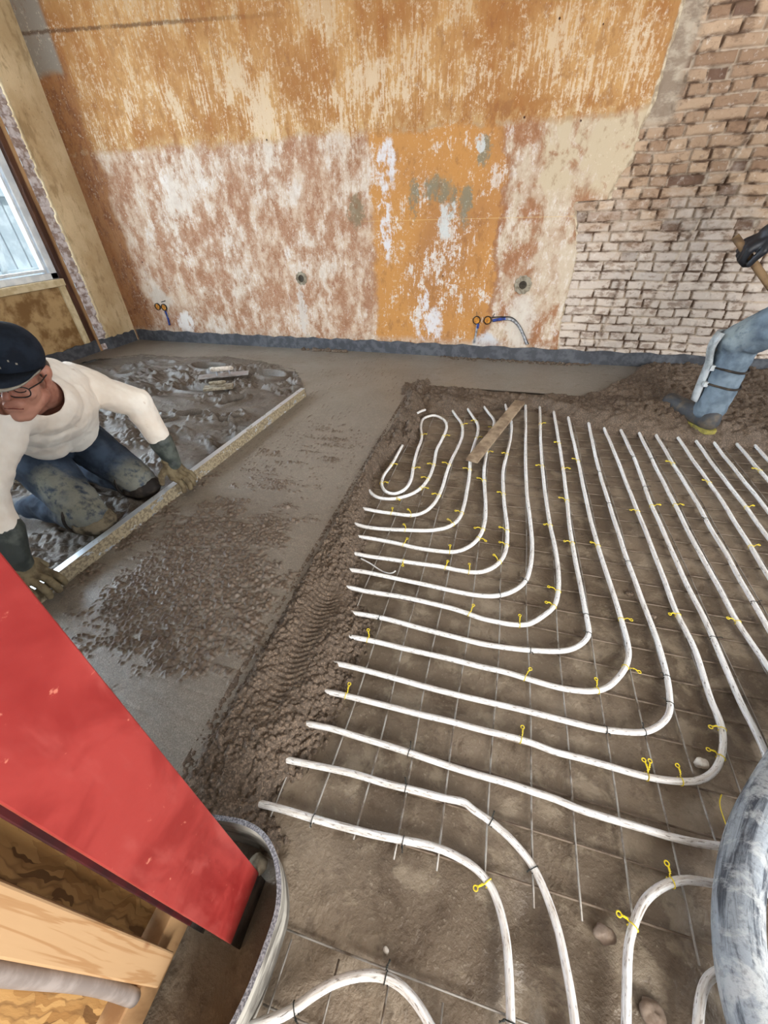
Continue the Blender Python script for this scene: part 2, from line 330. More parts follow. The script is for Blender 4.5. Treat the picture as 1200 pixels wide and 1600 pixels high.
M['red_shade']=two('shaded_red_primer',rgb(74,26,28),rgb(54,24,26),14,.4,.6,.5,.4)  # darker red for column web and back flange, their shade put into the colour
def pine():
    t=NT('planed_pine',.6,.3); P=t.pos(); g=t.noise(t.scale(P,(14,26,1.0)),1.6,4,.55,.5); w=t.ma('SINE',t.mul(g,38.)); f=t.noise(t.scale(P,(60,90,5)),2,3,.6)
    c=t.mix(t.st(w,-.3,1.),rgb(176,142,104),rgb(156,116,76)); c=t.mix(t.mul(f,.35),c,rgb(188,156,118)); k=t.vor(t.scale(P,(1,1,.5)),9.); c=t.mix(t.st(k,.10,.04),c,rgb(128,80,48))
    t.color(c); t.bump(g,.1,.003); return t.m
M['pine']=pine()
def osb():
    t=NT('oriented_strand_board',.6,.35); P=t.pos(); wq=t.noise(P,9,3,.6,0,True); vv=t.n('ShaderNodeVectorMath'); vv.operation='ADD'; t.L(P,vv.inputs[0]); wq2=t.scale(wq,(.05,.05,.05)); t.L(wq2,vv.inputs[1]); v=t.scale(vv.outputs[0],(1,62,7)); wv=t.vor(v,2.2,'F1',1); e=t.vor(v,2.2); n=t.noise(t.scale(P,(1,50,10)),2,4,.6)
    r,g,b=t.xyz(wv)[:3]; c=t.mix(r,rgb(136,98,56),rgb(182,144,92)); c=t.mix(t.mul(n,.5),c,rgb(176,128,72)); c=t.mix(t.mul(t.st(g,.86,.9),.8),c,rgb(84,54,28))
    c=t.mix(t.mul(t.st(e,.55,.8),.5),c,rgb(96,64,36)); t.color(c); t.bump(t.ma('ADD',r,n),.4,.004); return t.m
M['osb']=osb()
M['greypipe']=two('grey_plastic',rgb(128,118,112),rgb(150,140,134),20,.4,.6,.45)
def pipemat():
    t=NT('white_heating_pipe_with_grime',.35,.5); uv=t.pos('UV'); x,y,z=t.xyz(uv)[:3]
    a=t.noise(t.vec(t.mul(x,22.),t.mul(y,5.),0.),1.,5,.7); g=t.noise(t.vec(t.mul(x,3.),t.mul(y,2.),3.),1.,3,.6); P=t.pos(); px,py,pz=t.xyz(P)[:3]
    c=t.mix(t.mul(t.st(g,.35,.65),.55),rgb(226,228,230),rgb(186,176,164))
    c=t.mix(t.mul(t.st(a,.57,.66),.85),c,rgb(92,80,68)); b=t.noise(t.vec(t.mul(x,60.),t.mul(y,7.),7.),1.,3,.6); c=t.mix(t.mul(t.st(b,.60,.66),.8),c,rgb(60,52,46))
    near=t.st(py,1.05,.3); c=t.mix(t.mul(near,t.st(a,.42,.6),.45),c,rgb(150,136,120))
    t.color(c); t.rough(t.ma('MULTIPLY_ADD',t.st(a,.5,.65),.4,.32)); t.bump(a,.15,.002); return t.m
M['pipe']=pipemat()
M['wire']=two('galvanised_wire',rgb(150,146,140),rgb(98,86,74),20,.45,.65,.45,.5,0,1,(1,1,1),.3)
M['rust']=two('rusty_mesh_wire',rgb(112,98,84),rgb(78,64,52),20,.45,.65,.6,.4)
M['yellow']=two('yellow_coated_wire',rgb(222,200,40),rgb(196,176,60),30,.4,.7,.45)
M['black']=two('black_wire',rgb(40,44,42),rgb(28,30,30),30,.4,.7,.5)
def alu():
    t=NT('cement_crusted_aluminium',.4,.5); P=t.pos(); n=t.noise(t.scale(P,(1,.5,1)),24,5,.7); k=t.noise(P,90,3,.6); geo=t.n('ShaderNodeNewGeometry'); nx,ny,nz=t.xyz(geo.outputs['Normal'])[:3]
    side=t.st(nx,.4,.7); d=t.ma('ADD',n,t.ma('MULTIPLY_ADD',side,.22,-.07)); msk=t.st(d,.52,.58)
    c=t.mix(msk,rgb(196,204,212),t.mix(t.st(k,.4,.6),rgb(118,106,86),rgb(158,146,120))); t.color(c); t.rough(t.ma('MULTIPLY_ADD',msk,.5,.3)); t.put(t.b.inputs['Metallic'],t.ma('MULTIPLY_ADD',msk,-.7,.7)); t.bump(n,.3,.004); return t.m
M['alu']=alu()
M['plank']=two('weathered_plank',rgb(150,132,110),rgb(112,94,76),14,.38,.64,.85,.2,.4,60,(1,1,1))
def hosemat():
    t=NT('black_rubber_caked_in_cement',.55,.4); uv=t.pos('UV'); x,y,z=t.xyz(uv)[:3]; P=t.pos()
    a=t.noise(t.vec(t.mul(x,4.),t.mul(y,4.5),0.),1.,6,.75,.8); b=t.noise(P,13,6,.7,.5); c=t.noise(P,120,3,.6)
    col=t.mix(t.st(a,.40,.58),rgb(58,64,74),rgb(142,150,158)); col=t.mix(t.mul(t.st(b,.48,.60),.8),col,rgb(178,182,184)); col=t.mix(t.mul(t.st(c,.5,.7),.35),col,rgb(44,48,56))
    t.color(col); t.rough(t.ma('MULTIPLY_ADD',b,.5,.25)); t.bump(t.ma('ADD',b,t.mul(c,.4)),.5,.006); return t.m
M['hose']=hosemat()
M['stone']=two('rubble_stone',rgb(138,124,112),rgb(112,96,84),30,.4,.6,.9,.2,.5,60)
M['plasterbit']=two('white_plaster_lump',rgb(206,202,194),rgb(150,140,128),30,.4,.6,.9,.2,.5,80)
M['trowelsteel']=two('steel_trowel_blade',rgb(168,172,178),rgb(110,104,98),10,.5,.7,.3,.5,0,1,(1,1,1),.7)
M['handle']=two('pale_tool_handle',rgb(206,196,184),rgb(150,138,124),24,.45,.65,.6)
M['skin']=two('weathered_skin',rgb(184,132,112),rgb(156,102,84),14,.4,.65,.5,.4,.15,140)
M['eye']=two('eye_white',rgb(210,205,200),rgb(200,190,185),5)
def shirtmat():
    t=NT('cream_cotton',.9,.15); P=t.pos(); a=t.noise(P,7,4,.6); f=t.noise(P,500,2,.5); c=t.mix(t.st(a,.35,.65),rgb(236,230,220),rgb(222,210,196)); c=t.mix(t.mul(t.st(t.noise(P,13,4,.6),.66,.72),.5),c,rgb(176,150,128)); t.color(c); t.bump(f,.15,.002)
    t.b.inputs['Sheen Weight'].default_value=.2; return t.m
M['shirt']=shirtmat()
def jeansmat(name,base,dk,dust,spots):
    t=NT(name,.9,.15); P=t.pos(); a=t.noise(P,9,5,.6); f=t.noise(t.scale(P,(1,1,1)),420,2,.5); d=t.noise(P,22,5,.65)
    c=t.mix(t.st(a,.38,.62),dk,base); c=t.mix(t.mul(f,.25),c,tuple(q*1.6 for q in base))
    for (x,y,z,r) in spots:
        k=t.n('ShaderNodeVectorMath'); k.operation='DISTANCE'; t.put(k.inputs[0],P); k.inputs[1].default_value=(x,y,z)
        c=t.mix(t.mul(t.st(t.ma('ADD',k.outputs['Value'],t.ma('MULTIPLY_ADD',d,.16,-.08)),r,r*.35),t.st(d,.3,.55),.62),c,dust)
    t.color(c); t.bump(f,.2,.002); return t.m
M['jeans']=jeansmat('dusty_blue_jeans',rgb(60,72,88),rgb(36,44,56),rgb(150,148,130),[(-1.60,.95,.13,.17),(-1.58,1.22,.10,.13),(-1.70,.95,.24,.10)])
M['jeans2']=jeansmat('faded_blue_work_trousers',rgb(106,120,132),rgb(70,82,94),rgb(150,160,160),[(1.15,2.55,.55,.12)])
M['cap']=two('dark_navy_cap_cloth',rgb(30,38,50),rgb(22,28,38),16,.4,.6,.85,.2,.15,300)
M['capgrey']=two('grey_cap_trim',rgb(158,152,140),rgb(136,130,120),30,.4,.6,.8)
M['frame']=two('dark_spectacle_frame',rgb(30,28,30),rgb(20,20,22),30,.4,.6,.3,.5)
gl=NT('spectacle_glass',.05,.5); gl.b.inputs['Transmission Weight'].default_value=1; gl.b.inputs['IOR'].default_value=1.05; gl.color((1,1,1)); M['glass']=gl.m
M['gauntlet']=two('dark_green_rubber_cuff',rgb(52,58,56),rgb(92,98,92),14,.42,.66,.5,.4,.2,60)
M['glove']=two('mud_caked_glove',rgb(120,108,84),rgb(90,78,60),26,.4,.62,.8,.2,.4,80)
M['blackglove']=two('black_glove',rgb(24,26,32),rgb(48,52,62),26,.5,.7,.5,.4,.2,80)
M['kneepad']=two('mud_coloured_knee_pad',rgb(112,102,84),rgb(60,54,46),18,.4,.6,.8,.2,.3,60)
M['darkpad']=two('black_muddy_knee_pad',rgb(40,36,34),rgb(70,62,54),18,.45,.65,.8,.2,.3,60)
M['padshell']=two('light_grey_pad_shell',rgb(176,182,186),rgb(132,138,140),16,.4,.65,.6,.3,.2,60)
M['boot']=two('muddy_grey_boot',rgb(58,60,64),rgb(88,80,70),18,.42,.64,.7,.3,.3,60)
M['sole']=two('muddy_yellow_sole',rgb(132,124,58),rgb(92,82,58),24,.42,.64,.7,.3,.3,60)
M['shaft']=two('worn_wooden_shaft',rgb(122,98,70),rgb(88,68,48),12,.4,.6,.7,.3,.1,40)
M['amber']=two('amber_box_cover',rgb(206,142,48),rgb(150,98,44),60,.4,.6,.6)
M['blue']=two('blue_conduit',rgb(48,70,150),rgb(40,52,96),40,.4,.6,.5)
M['greyconduit']=two('pale_grey_conduit',rgb(170,172,176),rgb(110,112,116),40,.4,.6,.5)
M['ringmortar']=two('grey_setting_mortar',rgb(150,142,126),rgb(112,102,86),30,.4,.6,.9,.2,.5,60)
M['hole']=two('dark_box_inside',rgb(70,64,54),rgb(50,44,38),30,.4,.6,.9)
M['ceil']=two('pale_ceiling',rgb(200,194,184),rgb(184,176,164),4,.4,.6,.9)
# ================================================================ SETTING
YW=3.79; XL=-3.90
def floor_h(x,y): return -.056+.006*(fbm(x*3,y*3,4)-.5)+.0035*(fbm(x*26,y*26,3)-.5)+.008*np.clip(fbm(x*6+9,y*6,4)-.62,0,1)*3+.0045*crumbs(x,y,.013,.06,5)*(fbm(x*4,y*4,2)>.5)
xs=np.concatenate([np.arange(-4.2,-.9,.1),np.arange(-.9,1.7,.0085),np.arange(1.7,4.3,.05)]); ys=np.concatenate([np.arange(-1.5,-.15,.1),np.arange(-.15,1.7,.0085),np.arange(1.7,3.0,.016),np.arange(3.0,3.95,.1)])
def floor_h2(x,y):
    h=floor_h(x,y)
    # muddy gully between the lower pipes and a hollow under the column foot
    g=np.exp(-((x-.21-.1*(y-.1))/.045)**2)*sst(.33,.2,y); h=h-.022*g*(.5+fbm(x*14,y*14,3))
    g=sst(.10,.0,y)*sst(.30,.34,x)*.01; h=h-g-.03*sst(-.30,-.36,x)*sst(.2,.1,y)
    return h
fl=patch('floor',xs,ys,floor_h2,M['sub']); tag(fl,kind='structure')
# back wall plaster with a torn edge, standing 15 mm in front of the brick
edge=[(.486,0),(.455,.2),(.44,.42),(.452,.60),(.449,.768),(.40,.95),(.36,1.074),(.37,1.092),(.565,1.097),(.60,1.2),(.649,1.299),(.656,1.451),(.673,1.508),(.687,1.671),(.699,1.821),(.70,2.1),(.74,2.8)]
ez=[]; 
for (x0,z0),(x1,z1) in zip(edge[:-1],edge[1:]):
    n=max(2,int(math.hypot(x1-x0,z1-z0)/.012))
    for k in range(n):
        u=k/n; ez.append((x0+(x1-x0)*u+.016*(float(fbm(np.array([z0*9+u*n*.35]),np.array([x0*7.]),3)[0])-.5), z0+(z1-z0)*u))
ez.append(edge[-1])
mb=MB(); n=len(ez); front=[(x,YW,z) for x,z in ez]; back=[(x,YW+.02,z) for x,z in ez]
mb.v=front+back; mb.f=[(i,i+1,n+i+1,n+i) for i in range(n-1)]
lp=[(XL-.02,YW,2.8),(XL-.02,YW,0)]; mb.v+=lp; mb.f.append(tuple(list(range(n-1,-1,-1))[::-1]+[2*n,2*n+1])[::-1])
wb=mb.build('wall_back',M['wall']); tag(wb,kind='structure')
# a rim of bare render along the tear
rim=MB()
for i in range(n-1):
    (x0,z0),(x1,z1)=ez[i],ez[i+1]
    w0=.012+.05*abs(float(fbm(np.array([z0*8.]),np.array([2.]),3)[0])-.35)*(1.6 if z0>1.1 else .25); w1=.012+.05*abs(float(fbm(np.array([z1*8.]),np.array([2.]),3)[0])-.35)*(1.6 if z1>1.1 else .25)
    rim.add([(x0-.004,YW-.001,z0),(x1-.004,YW-.001,z1),(x1+w1,YW+.016,z1),(x0+w0,YW+.016,z0)],[(0,1,2,3)])
tag(rim.build('trim_1',two('torn_render_edge',rgb(196,182,158),rgb(150,134,112),20,.4,.6,.9,.2,.5,50)),kind='structure')
# brick wall
bx=np.arange(.30,3.9,.006); bz=np.arange(0,2.6,.006)
rs=np.random.RandomState(11); ch=.0605
courses=[]; 
for c in range(60):
    row=[]; x=.05-rs.rand()*.2
    while x<4.1:
        L=.102 if rs.rand()<.72 else .212
        row.append((x,x+L,rs.rand(),rs.rand(),rs.rand())); x+=L+.010
    courses.append(row)
X,Z=np.meshgrid(bx,bz,indexing='ij'); ZZ=Z+.010*(fbm(X*1.7,Z*1.3,2)-.5)*2+.010*(fbm(X*13,Z*9,2)-.5)
ci=np.floor(ZZ/ch).astype(int); fz=ZZ/ch-ci; H_=np.zeros_like(X); T=np.zeros(X.shape+(3,))
XX=X+.006*(fbm(X*20,Z*20,2)-.5)
for c in range(int(ci.max())+1):
    m=ci==c
    for (a,b,r1,r2,r3) in courses[c]:
        q=m&(XX>=a)&(XX<b)
        if not q.any(): continue
        dz=np.minimum(fz[q],1-fz[q])*ch; dx=np.minimum(XX[q]-a,b-XX[q]); ed=np.minimum(dx,dz-.003)
        e=sst(-.001,.0045,ed); dep=.022+(.006*r3); 
        if r2>.94: dep=-.014+.012*r1
        H_[q]=dep*e; T[q,0]=r1; T[q,1]=r2; T[q,2]=e
rgh=fbm(X*40,Z*40,3)-.5; slop=fbm(X*7,Z*5+3,4); 
H_+= .009*rgh + np.clip(slop-.47,0,1)*.08     # mortar smears fill the joints in places
# vertical chased ridges
for (xa,za,xb,zb) in ((1.30,1.45,1.02,.35),(.80,.62,.77,0.),(1.75,1.9,1.62,.9)):
    u=np.clip((Z-zb)/(za-zb),0,1); xc=xb+(xa-xb)*u+.02*(fbm(Z*6,X*0,3)-.5); H_+=.016*np.exp(-((X-xc)/.010)**2)*(Z<za)*(Z>zb); T[...,2]*=1-.8*np.exp(-((X-xc)/.013)**2)*(Z<za)*(Z>zb)
rem=sst(.86,.80,X+.10*(fbm(X*9,Z*9,3)-.5))*sst(1.42,1.50,Z); H_=H_*(1-rem)+rem*(.004+.02*fbm(X*10,Z*6,4))
H_=np.minimum(H_,.024+.012*sst(.62,.80,X))
V=np.stack([X,YW+.030-H_,Z],-1).reshape(-1,3); ny=X.shape[1]; ii,jj=np.meshgrid(np.arange(X.shape[0]-1),np.arange(ny-1),indexing='ij'); a=(ii*ny+jj).ravel(); F=np.stack([a,a+ny,a+ny+1,a+1],1)
me=bpy.data.meshes.new('wall_brick'); me.vertices.add(len(V)); me.vertices.foreach_set('co',V.ravel()); me.loops.add(F.size); me.loops.foreach_set('vertex_index',F.ravel()); me.polygons.add(len(F)); me.polygons.foreach_set('loop_start',np.arange(0,F.size,4)); me.update(calc_edges=True)
at_=me.attributes.new('tone','FLOAT_COLOR','POINT'); at_.data.foreach_set('color',np.concatenate([T.reshape(-1,3),np.ones((len(V),1))],1).ravel())
tag(link('wall_right',me,M['brick'],None,True),kind='structure')
# left wall: plaster pier beside the corner, chased brick strip, timber post, window bay
tag(MB().box((XL-.15,3.445,-.02),(XL,YW+.05,2.8)).build('wall_left',M['lwall']),kind='structure')
tag(MB().box((-4.15,3.27,2.35),(-3.97,3.445,2.8)).box((-4.15,.0,2.35),(-3.97,3.27,2.8)).box((-4.15,-1.5,-.02),(-3.97,.0,2.8)).build('wall_left',M['lwall']),kind='structure')
# chased strip heightfield (faces +X)
def strip():
    yy=np.arange(3.335,3.446,.008); zz=np.arange(0,2.8,.008); Y,Z=np.meshgrid(yy,zz,indexing='ij'); c=np.floor(Z/.062); e=np.minimum(Z/.062-c,1-(Z/.062-c))*.062
    Xh=-3.945+.018*sst(0,.008,e)*(_h(c.astype(int),c.astype(int)*3)>.2)+.02*(fbm(Y*30,Z*22,4)-.5)
    V=np.stack([Xh,Y,Z],-1).reshape(-1,3); ny=Y.shape[1]; ii,jj=np.meshgrid(np.arange(Y.shape[0]-1),np.arange(ny-1),indexing='ij'); a=(ii*ny+jj).ravel()
    me=bpy.data.meshes.new('trim'); me.from_pydata(V.tolist(),[],np.stack([a,a+ny,a+ny+1,a+1],1).tolist()); return me
tag(link('trim_2',strip(),M['stripbrick'],None,True),kind='structure')
tag(MB().box((-4.05,3.262,-.02),(-3.945,3.312,2.8)).build('trim_3',M['brown'],bevel=.003),kind='structure')
tag(MB().box((-4.05,3.312,-.02),(-3.930,3.337,2.8)).build('trim_4',M['tanwood'],bevel=.003),kind='structure')
# infill panel below window
tag(MB().box((-4.10,0,-.02),(-3.975,3.262,.655)).build('wall_left',M['panel']),kind='structure')
pf=MB().box((-3.976,3.20,.05),(-3.955,3.262,.62)).box((-3.976,0,.60),(-3.94,3.262,.655))
tag(pf.build('trim_5',M['cream'],bevel=.004),kind='structure')
win=empty('window_1',(-4.02,1.6,.66)); tag(win,kind='structure')
fr=MB()
fr.box((-4.06,0,.655),(-3.985,3.262,.705)); fr.box((-4.06,3.195,.655),(-3.985,3.262,2.35)); fr.box((-4.06,0,2.28),(-3.985,3.262,2.35)); fr.box((-4.06,0,.655),(-3.985,.06,2.35)); fr.box((-4.06,1.60,.655),(-3.985,1.66,2.35))
fr.build('window_frame',M['whiteframe'],win,bevel=.004)
wf2=MB().box((-4.05,3.165,.705),(-4.0,3.185,2.28)).box((-4.05,.06,.715),(-4.0,3.165,.735)).build('window_bead',M['whiteframe'],win,bevel=.003)
MB().box((-4.03,.06,.72),(-4.024,3.18,2.28)).build('window_pane',M['glass'],win)
tag(MB().box((-4.2,-3.5,2.8),(4.6,4.0,2.9)).build('ceiling',M['ceil']),kind='structure')
# fence outside the window
fb=MB()
yy=-.6
while yy<5.0:
    fb.box((-5.72,yy,-.2),(-5.70,yy+.16,2.9)); yy+=.178
fnc=empty('board_fence',(-5.7,2,-.2)); tag(fnc,'white vertical board fence standing outside behind the window','fence')
fb.build('boards',M['fence'],fnc,bevel=.003)
for zz in (.55,1.3,2.1): MB().box((-5.695,-.6,zz),(-5.65,5.,zz+.07)).build('rail',M['fence'],fnc,bevel=.003)
for y0 in (2.2,3.9): MB().hexa([(-5.65,y0,.4),(-5.62,y0,.4),(-5.62,y0+.06,.4),(-5.65,y0+.06,.4)],[(-5.65,y0+.5,2.3),(-5.62,y0+.5,2.3),(-5.62,y0+.56,2.3),(-5.65,y0+.56,2.3)]).build('brace',M['fence'],fnc)
# perimeter insulation strips
def foam_strip(pts,h,name,label,thick=.010):
    m=MB(); n=len(pts)
    for i in range(n):
        x,y=pts[i]; a=pts[max(0,i-1)]; b=pts[min(n-1,i+1)]; t=np.array([b[0]-a[0],b[1]-a[1]]); t/=np.linalg.norm(t); nn=np.array([-t[1],t[0]])*thick
        hh=h+.006*math.sin(i*1.3)+.004*math.sin(i*3.1)
        m.v+=[(x,y,-.05),(x,y,hh),(x+nn[0],y+nn[1],hh),(x+nn[0],y+nn[1],-.05)]
    for i in range(n-1):
        for k in range(4): m.f.append((4*i+k,4*i+(k+1)%4,4*i+4+(k+1)%4,4*i+4+k))
    m.f+=[(0,1,2,3),tuple(4*(n-1)+k for k in (3,2,1,0))]
    return m
P=[(XL+.03+i*.06,YW-.012-.022*abs(math.sin(i*.07))*(.5)-.0012*i*.2) for i in range(130)]
tag(foam_strip([(x,y) for x,y in P],.105,'s','').build('edge_insulation_strip',M['foam'],smooth=False),'dark grey foam edge strip along the foot of the back wall','insulation')
P=[(XL+.012,YW-.03-.02*i) for i in range(17)]+[(XL+.012-.006,3.42),(XL-.03,3.40)]+[(XL-.045-.0015*i,3.39-.05*i) for i in range(66)]
tag(foam_strip([(x,y) for x,y in P],.105,'s','').build('edge_insulation_strip',M['foam']),'dark grey foam edge strip stepping along the window wall and beige pier','insulation')
# ================================================================ SCREED
barA=np.array([-1.335,2.60]); barB=np.array([-1.462,.50])
def barx(y): return barB[0]+(barA[0]-barB[0])*(y-barB[1])/(barA[1]-barB[1])
churn=[(-4.1,2.3),(-3.75,3.10),(-3.35,3.28),(-2.9,3.24),(-2.5,3.34),(-2.1,3.30),(-1.85,3.18),(-1.62,3.10),(-1.52,2.9),(-1.40,2.7),(-1.37,2.55),(-1.42,1.4),(-1.47,.5),(-1.49,-1.),(-4.1,-1.)]
def edge_noise(x,y,a=.03,f=9): return a*(fbm(x*f,y*f,3)-.5)*2
def crumb_m(x,y):
    u=(x+.98)/.42; v=(y-.86)/.52; m=sst(1.25,.35,np.sqrt(u*u+v*v)+.9*(fbm(x*7,y*7,4)-.5)); m=np.maximum(m,sst(.13,.0,x-barx(y)-.02)*.8*sst(.55,.8,y)*sst(2.0,1.3,y)*fbm(x*12,y*12,2)*1.4)
    far=np.exp(-((x+1.0)/.35)**2)*np.exp(-((y-1.75)/.5)**2)*.6; m=np.maximum(m,far*(fbm(x*5,y*22,3)>.5))
    m=m*(.7+.6*(fbm(x*6+3,y*30,3)>.42)); return np.clip(m,0,1)
def crumb_z(x,y):
    m=crumb_m(x,y); q=fbm(x*9,y*9,2)
    c=.011*crumbs(x,y,.0095,.62,1)*(_soft(m,x,y,.0095,11))+.010*crumbs(x,y,.015,.35,2)*_soft(m*.9,x,y,.015,12)+.003*crumbs(x,y,.03,.5,9)*m
    return c+.005*crumbs(x,y,.010,.05,7)*(fbm(x*3,y*3,3)>.46), m
def _soft(m,x,y,cell,seed): return sst(.0,.25,m-.45*vn(x/cell*.6+seed,y/cell*.6)-.35*fbm(x*28,y*28,2))
def smooth_h(x,y):
    h=.0015*(fbm(x*2,y*2,3)-.5); c,m=crumb_z(x,y); h=h+c
    t=(y-3.0)/.75; cx=-.60+.26*t+.02*np.sin(y*22); h=h-.004*np.exp(-((x-cx)/.006)**2)*(y>3.0)
    h=h-.0012*np.exp(-((fbm(x*1.5,y*7,3)-.5)/.02)**2)
    return h
def crumb_attr(x,y):
    c,m=crumb_z(x,y); return np.clip(c/.0035,0,1)
sx=np.concatenate([np.arange(-3.96,-1.5,.03),np.arange(-1.5,-.58,.0032),np.arange(-.58,1.3,.02)]); sy=np.concatenate([np.arange(-1.2,.1,.05),np.arange(.1,1.6,.0036),np.arange(1.6,2.2,.007),np.arange(2.2,3.785,.018)])
smask=lambda x,y,z: (~inpoly(x+edge_noise(x,y)+.02*sst(-2.,-3.,x),y+edge_noise(x+5,y)+.03,churn))&((x<-.59)|(y>3.0))
tag(patch('screed',sx,sy,smooth_h,M['smooth'],smask,crumb_attr),'smoothed wet grey screed between the straightedge, back wall and mortar berm','screed')
# churned mortar where the man kneels
FP=[(-2.17,2.02,.10,.6),(-2.0,2.16,.10,.5),(-2.45,3.05,.16,.1),(-1.9,3.02,.16,.05),(-2.0,1.85,.09,.2),(-2.62,2.45,.14,.5),(-3.1,2.85,.13,.4),(-1.85,2.45,.10,.9),(-2.9,2.2,.15,1.),(-1.66,2.1,.09,.7),(-2.3,2.6,.16,.0)]
def churn_h(x,y):
    n=fbm(x*2.7+1,y*4.6,3,g=.45); L=sst(.44,.56,fbm(x*3.4+8,y*5.2,4)); rd=1-np.abs(fbm(x*3.0+7,y*6.5+3,3)-.5)*9
    amp=sst(3.34,3.0,y)*.8+.2
    h=-.014+.020*sst(2.95,3.2,y)+.012*sst(-3.3,-3.6,x)+amp*(.11*(n-.47)+.026*np.clip(rd,0,1)*L)+amp*L*(.024*crumbs(x,y,.048,.5,21)+.020*crumbs(x,y,.027,.6,22)+.010*crumbs(x,y,.015,.8,23))+.004*(fbm(x*18,y*18,3)-.5)+(1-L)*.005*crumbs(x,y,.014,.15,24)
    for (cx,cy,L,ang) in FP:
        c_,s_=math.cos(ang),math.sin(ang); u=((x-cx)*c_+(y-cy)*s_)/L; v=(-(x-cx)*s_+(y-cy)*c_)/(L*.45); d=np.sqrt(u*u+v*v)
        h=h-.050*sst(1.05,.8,d)+.020*np.exp(-((d-1.2)/.16)**2)
    flat=sst(.35,.6,fbm(x*2.2+4,y*3,3))
    kn=sst(1.75,1.35,y)*1.0; h=h*(1-.3*kn)-.012*kn; 
    near=sst(.10,.0,barx(y)-x); h=np.where(h>.004,h*(1-near*.9),h)
    h=h+.012*sst(-1.46,-1.38,x)*sst(2.3,2.55,y)*fbm(x*20,y*20,3)
    return np.maximum(h,-.052)
cxs=np.concatenate([np.arange(-3.96,-2.6,.018),np.arange(-2.6,-1.33,.0065)]); cys=np.concatenate([np.arange(-.6,.4,.02),np.arange(.4,2.4,.0065),np.arange(2.4,3.38,.0085)])
tag(patch('trodden_mortar',cxs,cys,churn_h,M['churn'],lambda x,y,z: inpoly(x+edge_noise(x,y),y+edge_noise(x+5,y)-.02,churn)|(inpoly(x,y,churn)&(x>-1.6))),'lumpy trodden wet mortar with footprints around the kneeling man','mortar',kind='stuff')
# berm beside the pipes
bl=[(-.2,-.33),(.10,-.34)]
for q in ((400,1256),(430,1300),(462,1194),(492,1136),(527,1086),(537,1041),(562,999),(566,959),(552,920),(552,892),(552,865),(563,840),(552,818),(568,800),(575,745)):
    w_=at(*q,-.034); bl.append((w_[1],w_[0]+.012))
bl=np.array(sorted(bl)+[(1.90,-.56),(2.05,-.47),(2.2,-.43),(2.38,-.43),(2.5,-.46),(3.2,-.45)])[:,::-1]
def berm_h(x,y):
    xr=np.interp(y,bl[:,1],bl[:,0])+.014*(fbm(x*12,y*12,3)-.5)*2+.012; xl=-.605+.012*(fbm(x*0,y*5,3)-.5)
    u=np.clip((x-xl)/(xr-xl),-.3,1.3); w=xr-xl
    prof=np.where(u<.32,.004+.022*sst(0.03,.14,u)-.004*sst(.15,.32,u),.022-.078*sst(.35,1.10,u)**1.5)
    # dug trough on the near part with shovel ripples
    tr=np.exp(-((u-.42)/.16)**2)*sst(.35,.5,y)*sst(.98,.86,y); rip=np.sin((y-6.*(x+.47)**2-.25*x)*2*np.pi/.019+4.5*fbm(x*14,y*14,2)); prof=prof-.024*tr+.003*rip*tr
    sc=np.exp(-((x+.45)/.055)**2-((y-.86)/.06)**2); prof=prof-.02*sc
    k=1-.85*np.clip(tr+sc,0,1)
    big=fbm(x*7+3,y*5,4)-.5; h=prof+.028*big*sst(.02,.25,u)*(1-.6*tr)
    far=sst(1.5,2.2,y); h=h+far*.065*(fbm(x*11,y*6,3)-.38)*sst(.05,.3,u)*sst(1.1,.75,u)+far*(.035*crumbs(x,y,.07,.6,51)+.02*crumbs(x,y,.04,.6,52))*sst(.1,.4,u)*sst(1.1,.8,u)-far*.05*np.exp(-((x+.53)/.04)**2-((y-2.23)/.07)**2)
    g=np.exp(-((x-xl-.004)/.006)**2)*sst(2.6,2.2,y)*sst(.3,.5,y); h=h-.016*g
    smear=np.exp(-(((x+.455+.25*(y-.2))/.022)**2))*sst(.13,.19,y)*sst(.34,.26,y); k=k*(1-smear)
    h=h+k*(.013*crumbs(x,y,.0105,.8,31)+.013*crumbs(x,y,.019,.40,32)+.010*crumbs(x,y,.034,.2,34))-.009+.0015*fbm(x*90,y*90,2)
    h=np.where(u>1.05,h-.9*(x-xr-.05*w),h); h=np.where(u<0.02,np.minimum(h,.002),h)
    return np.maximum(h,-.075)
bxs=np.arange(-.625,-.14,.003); bys=np.concatenate([np.arange(.10,1.5,.0034),np.arange(1.5,3.06,.0062)])
tag(patch('mortar_berm',bxs,bys,berm_h,M['loose'],lambda x,y,z: (z>-.070)&(y<3.02+.03*np.sin(x*60))&((y>.172)|((x>-.36)&(y>.15)))),'long crumbly brown mortar berm between the smooth screed and heating pipes','mortar',kind='stuff')
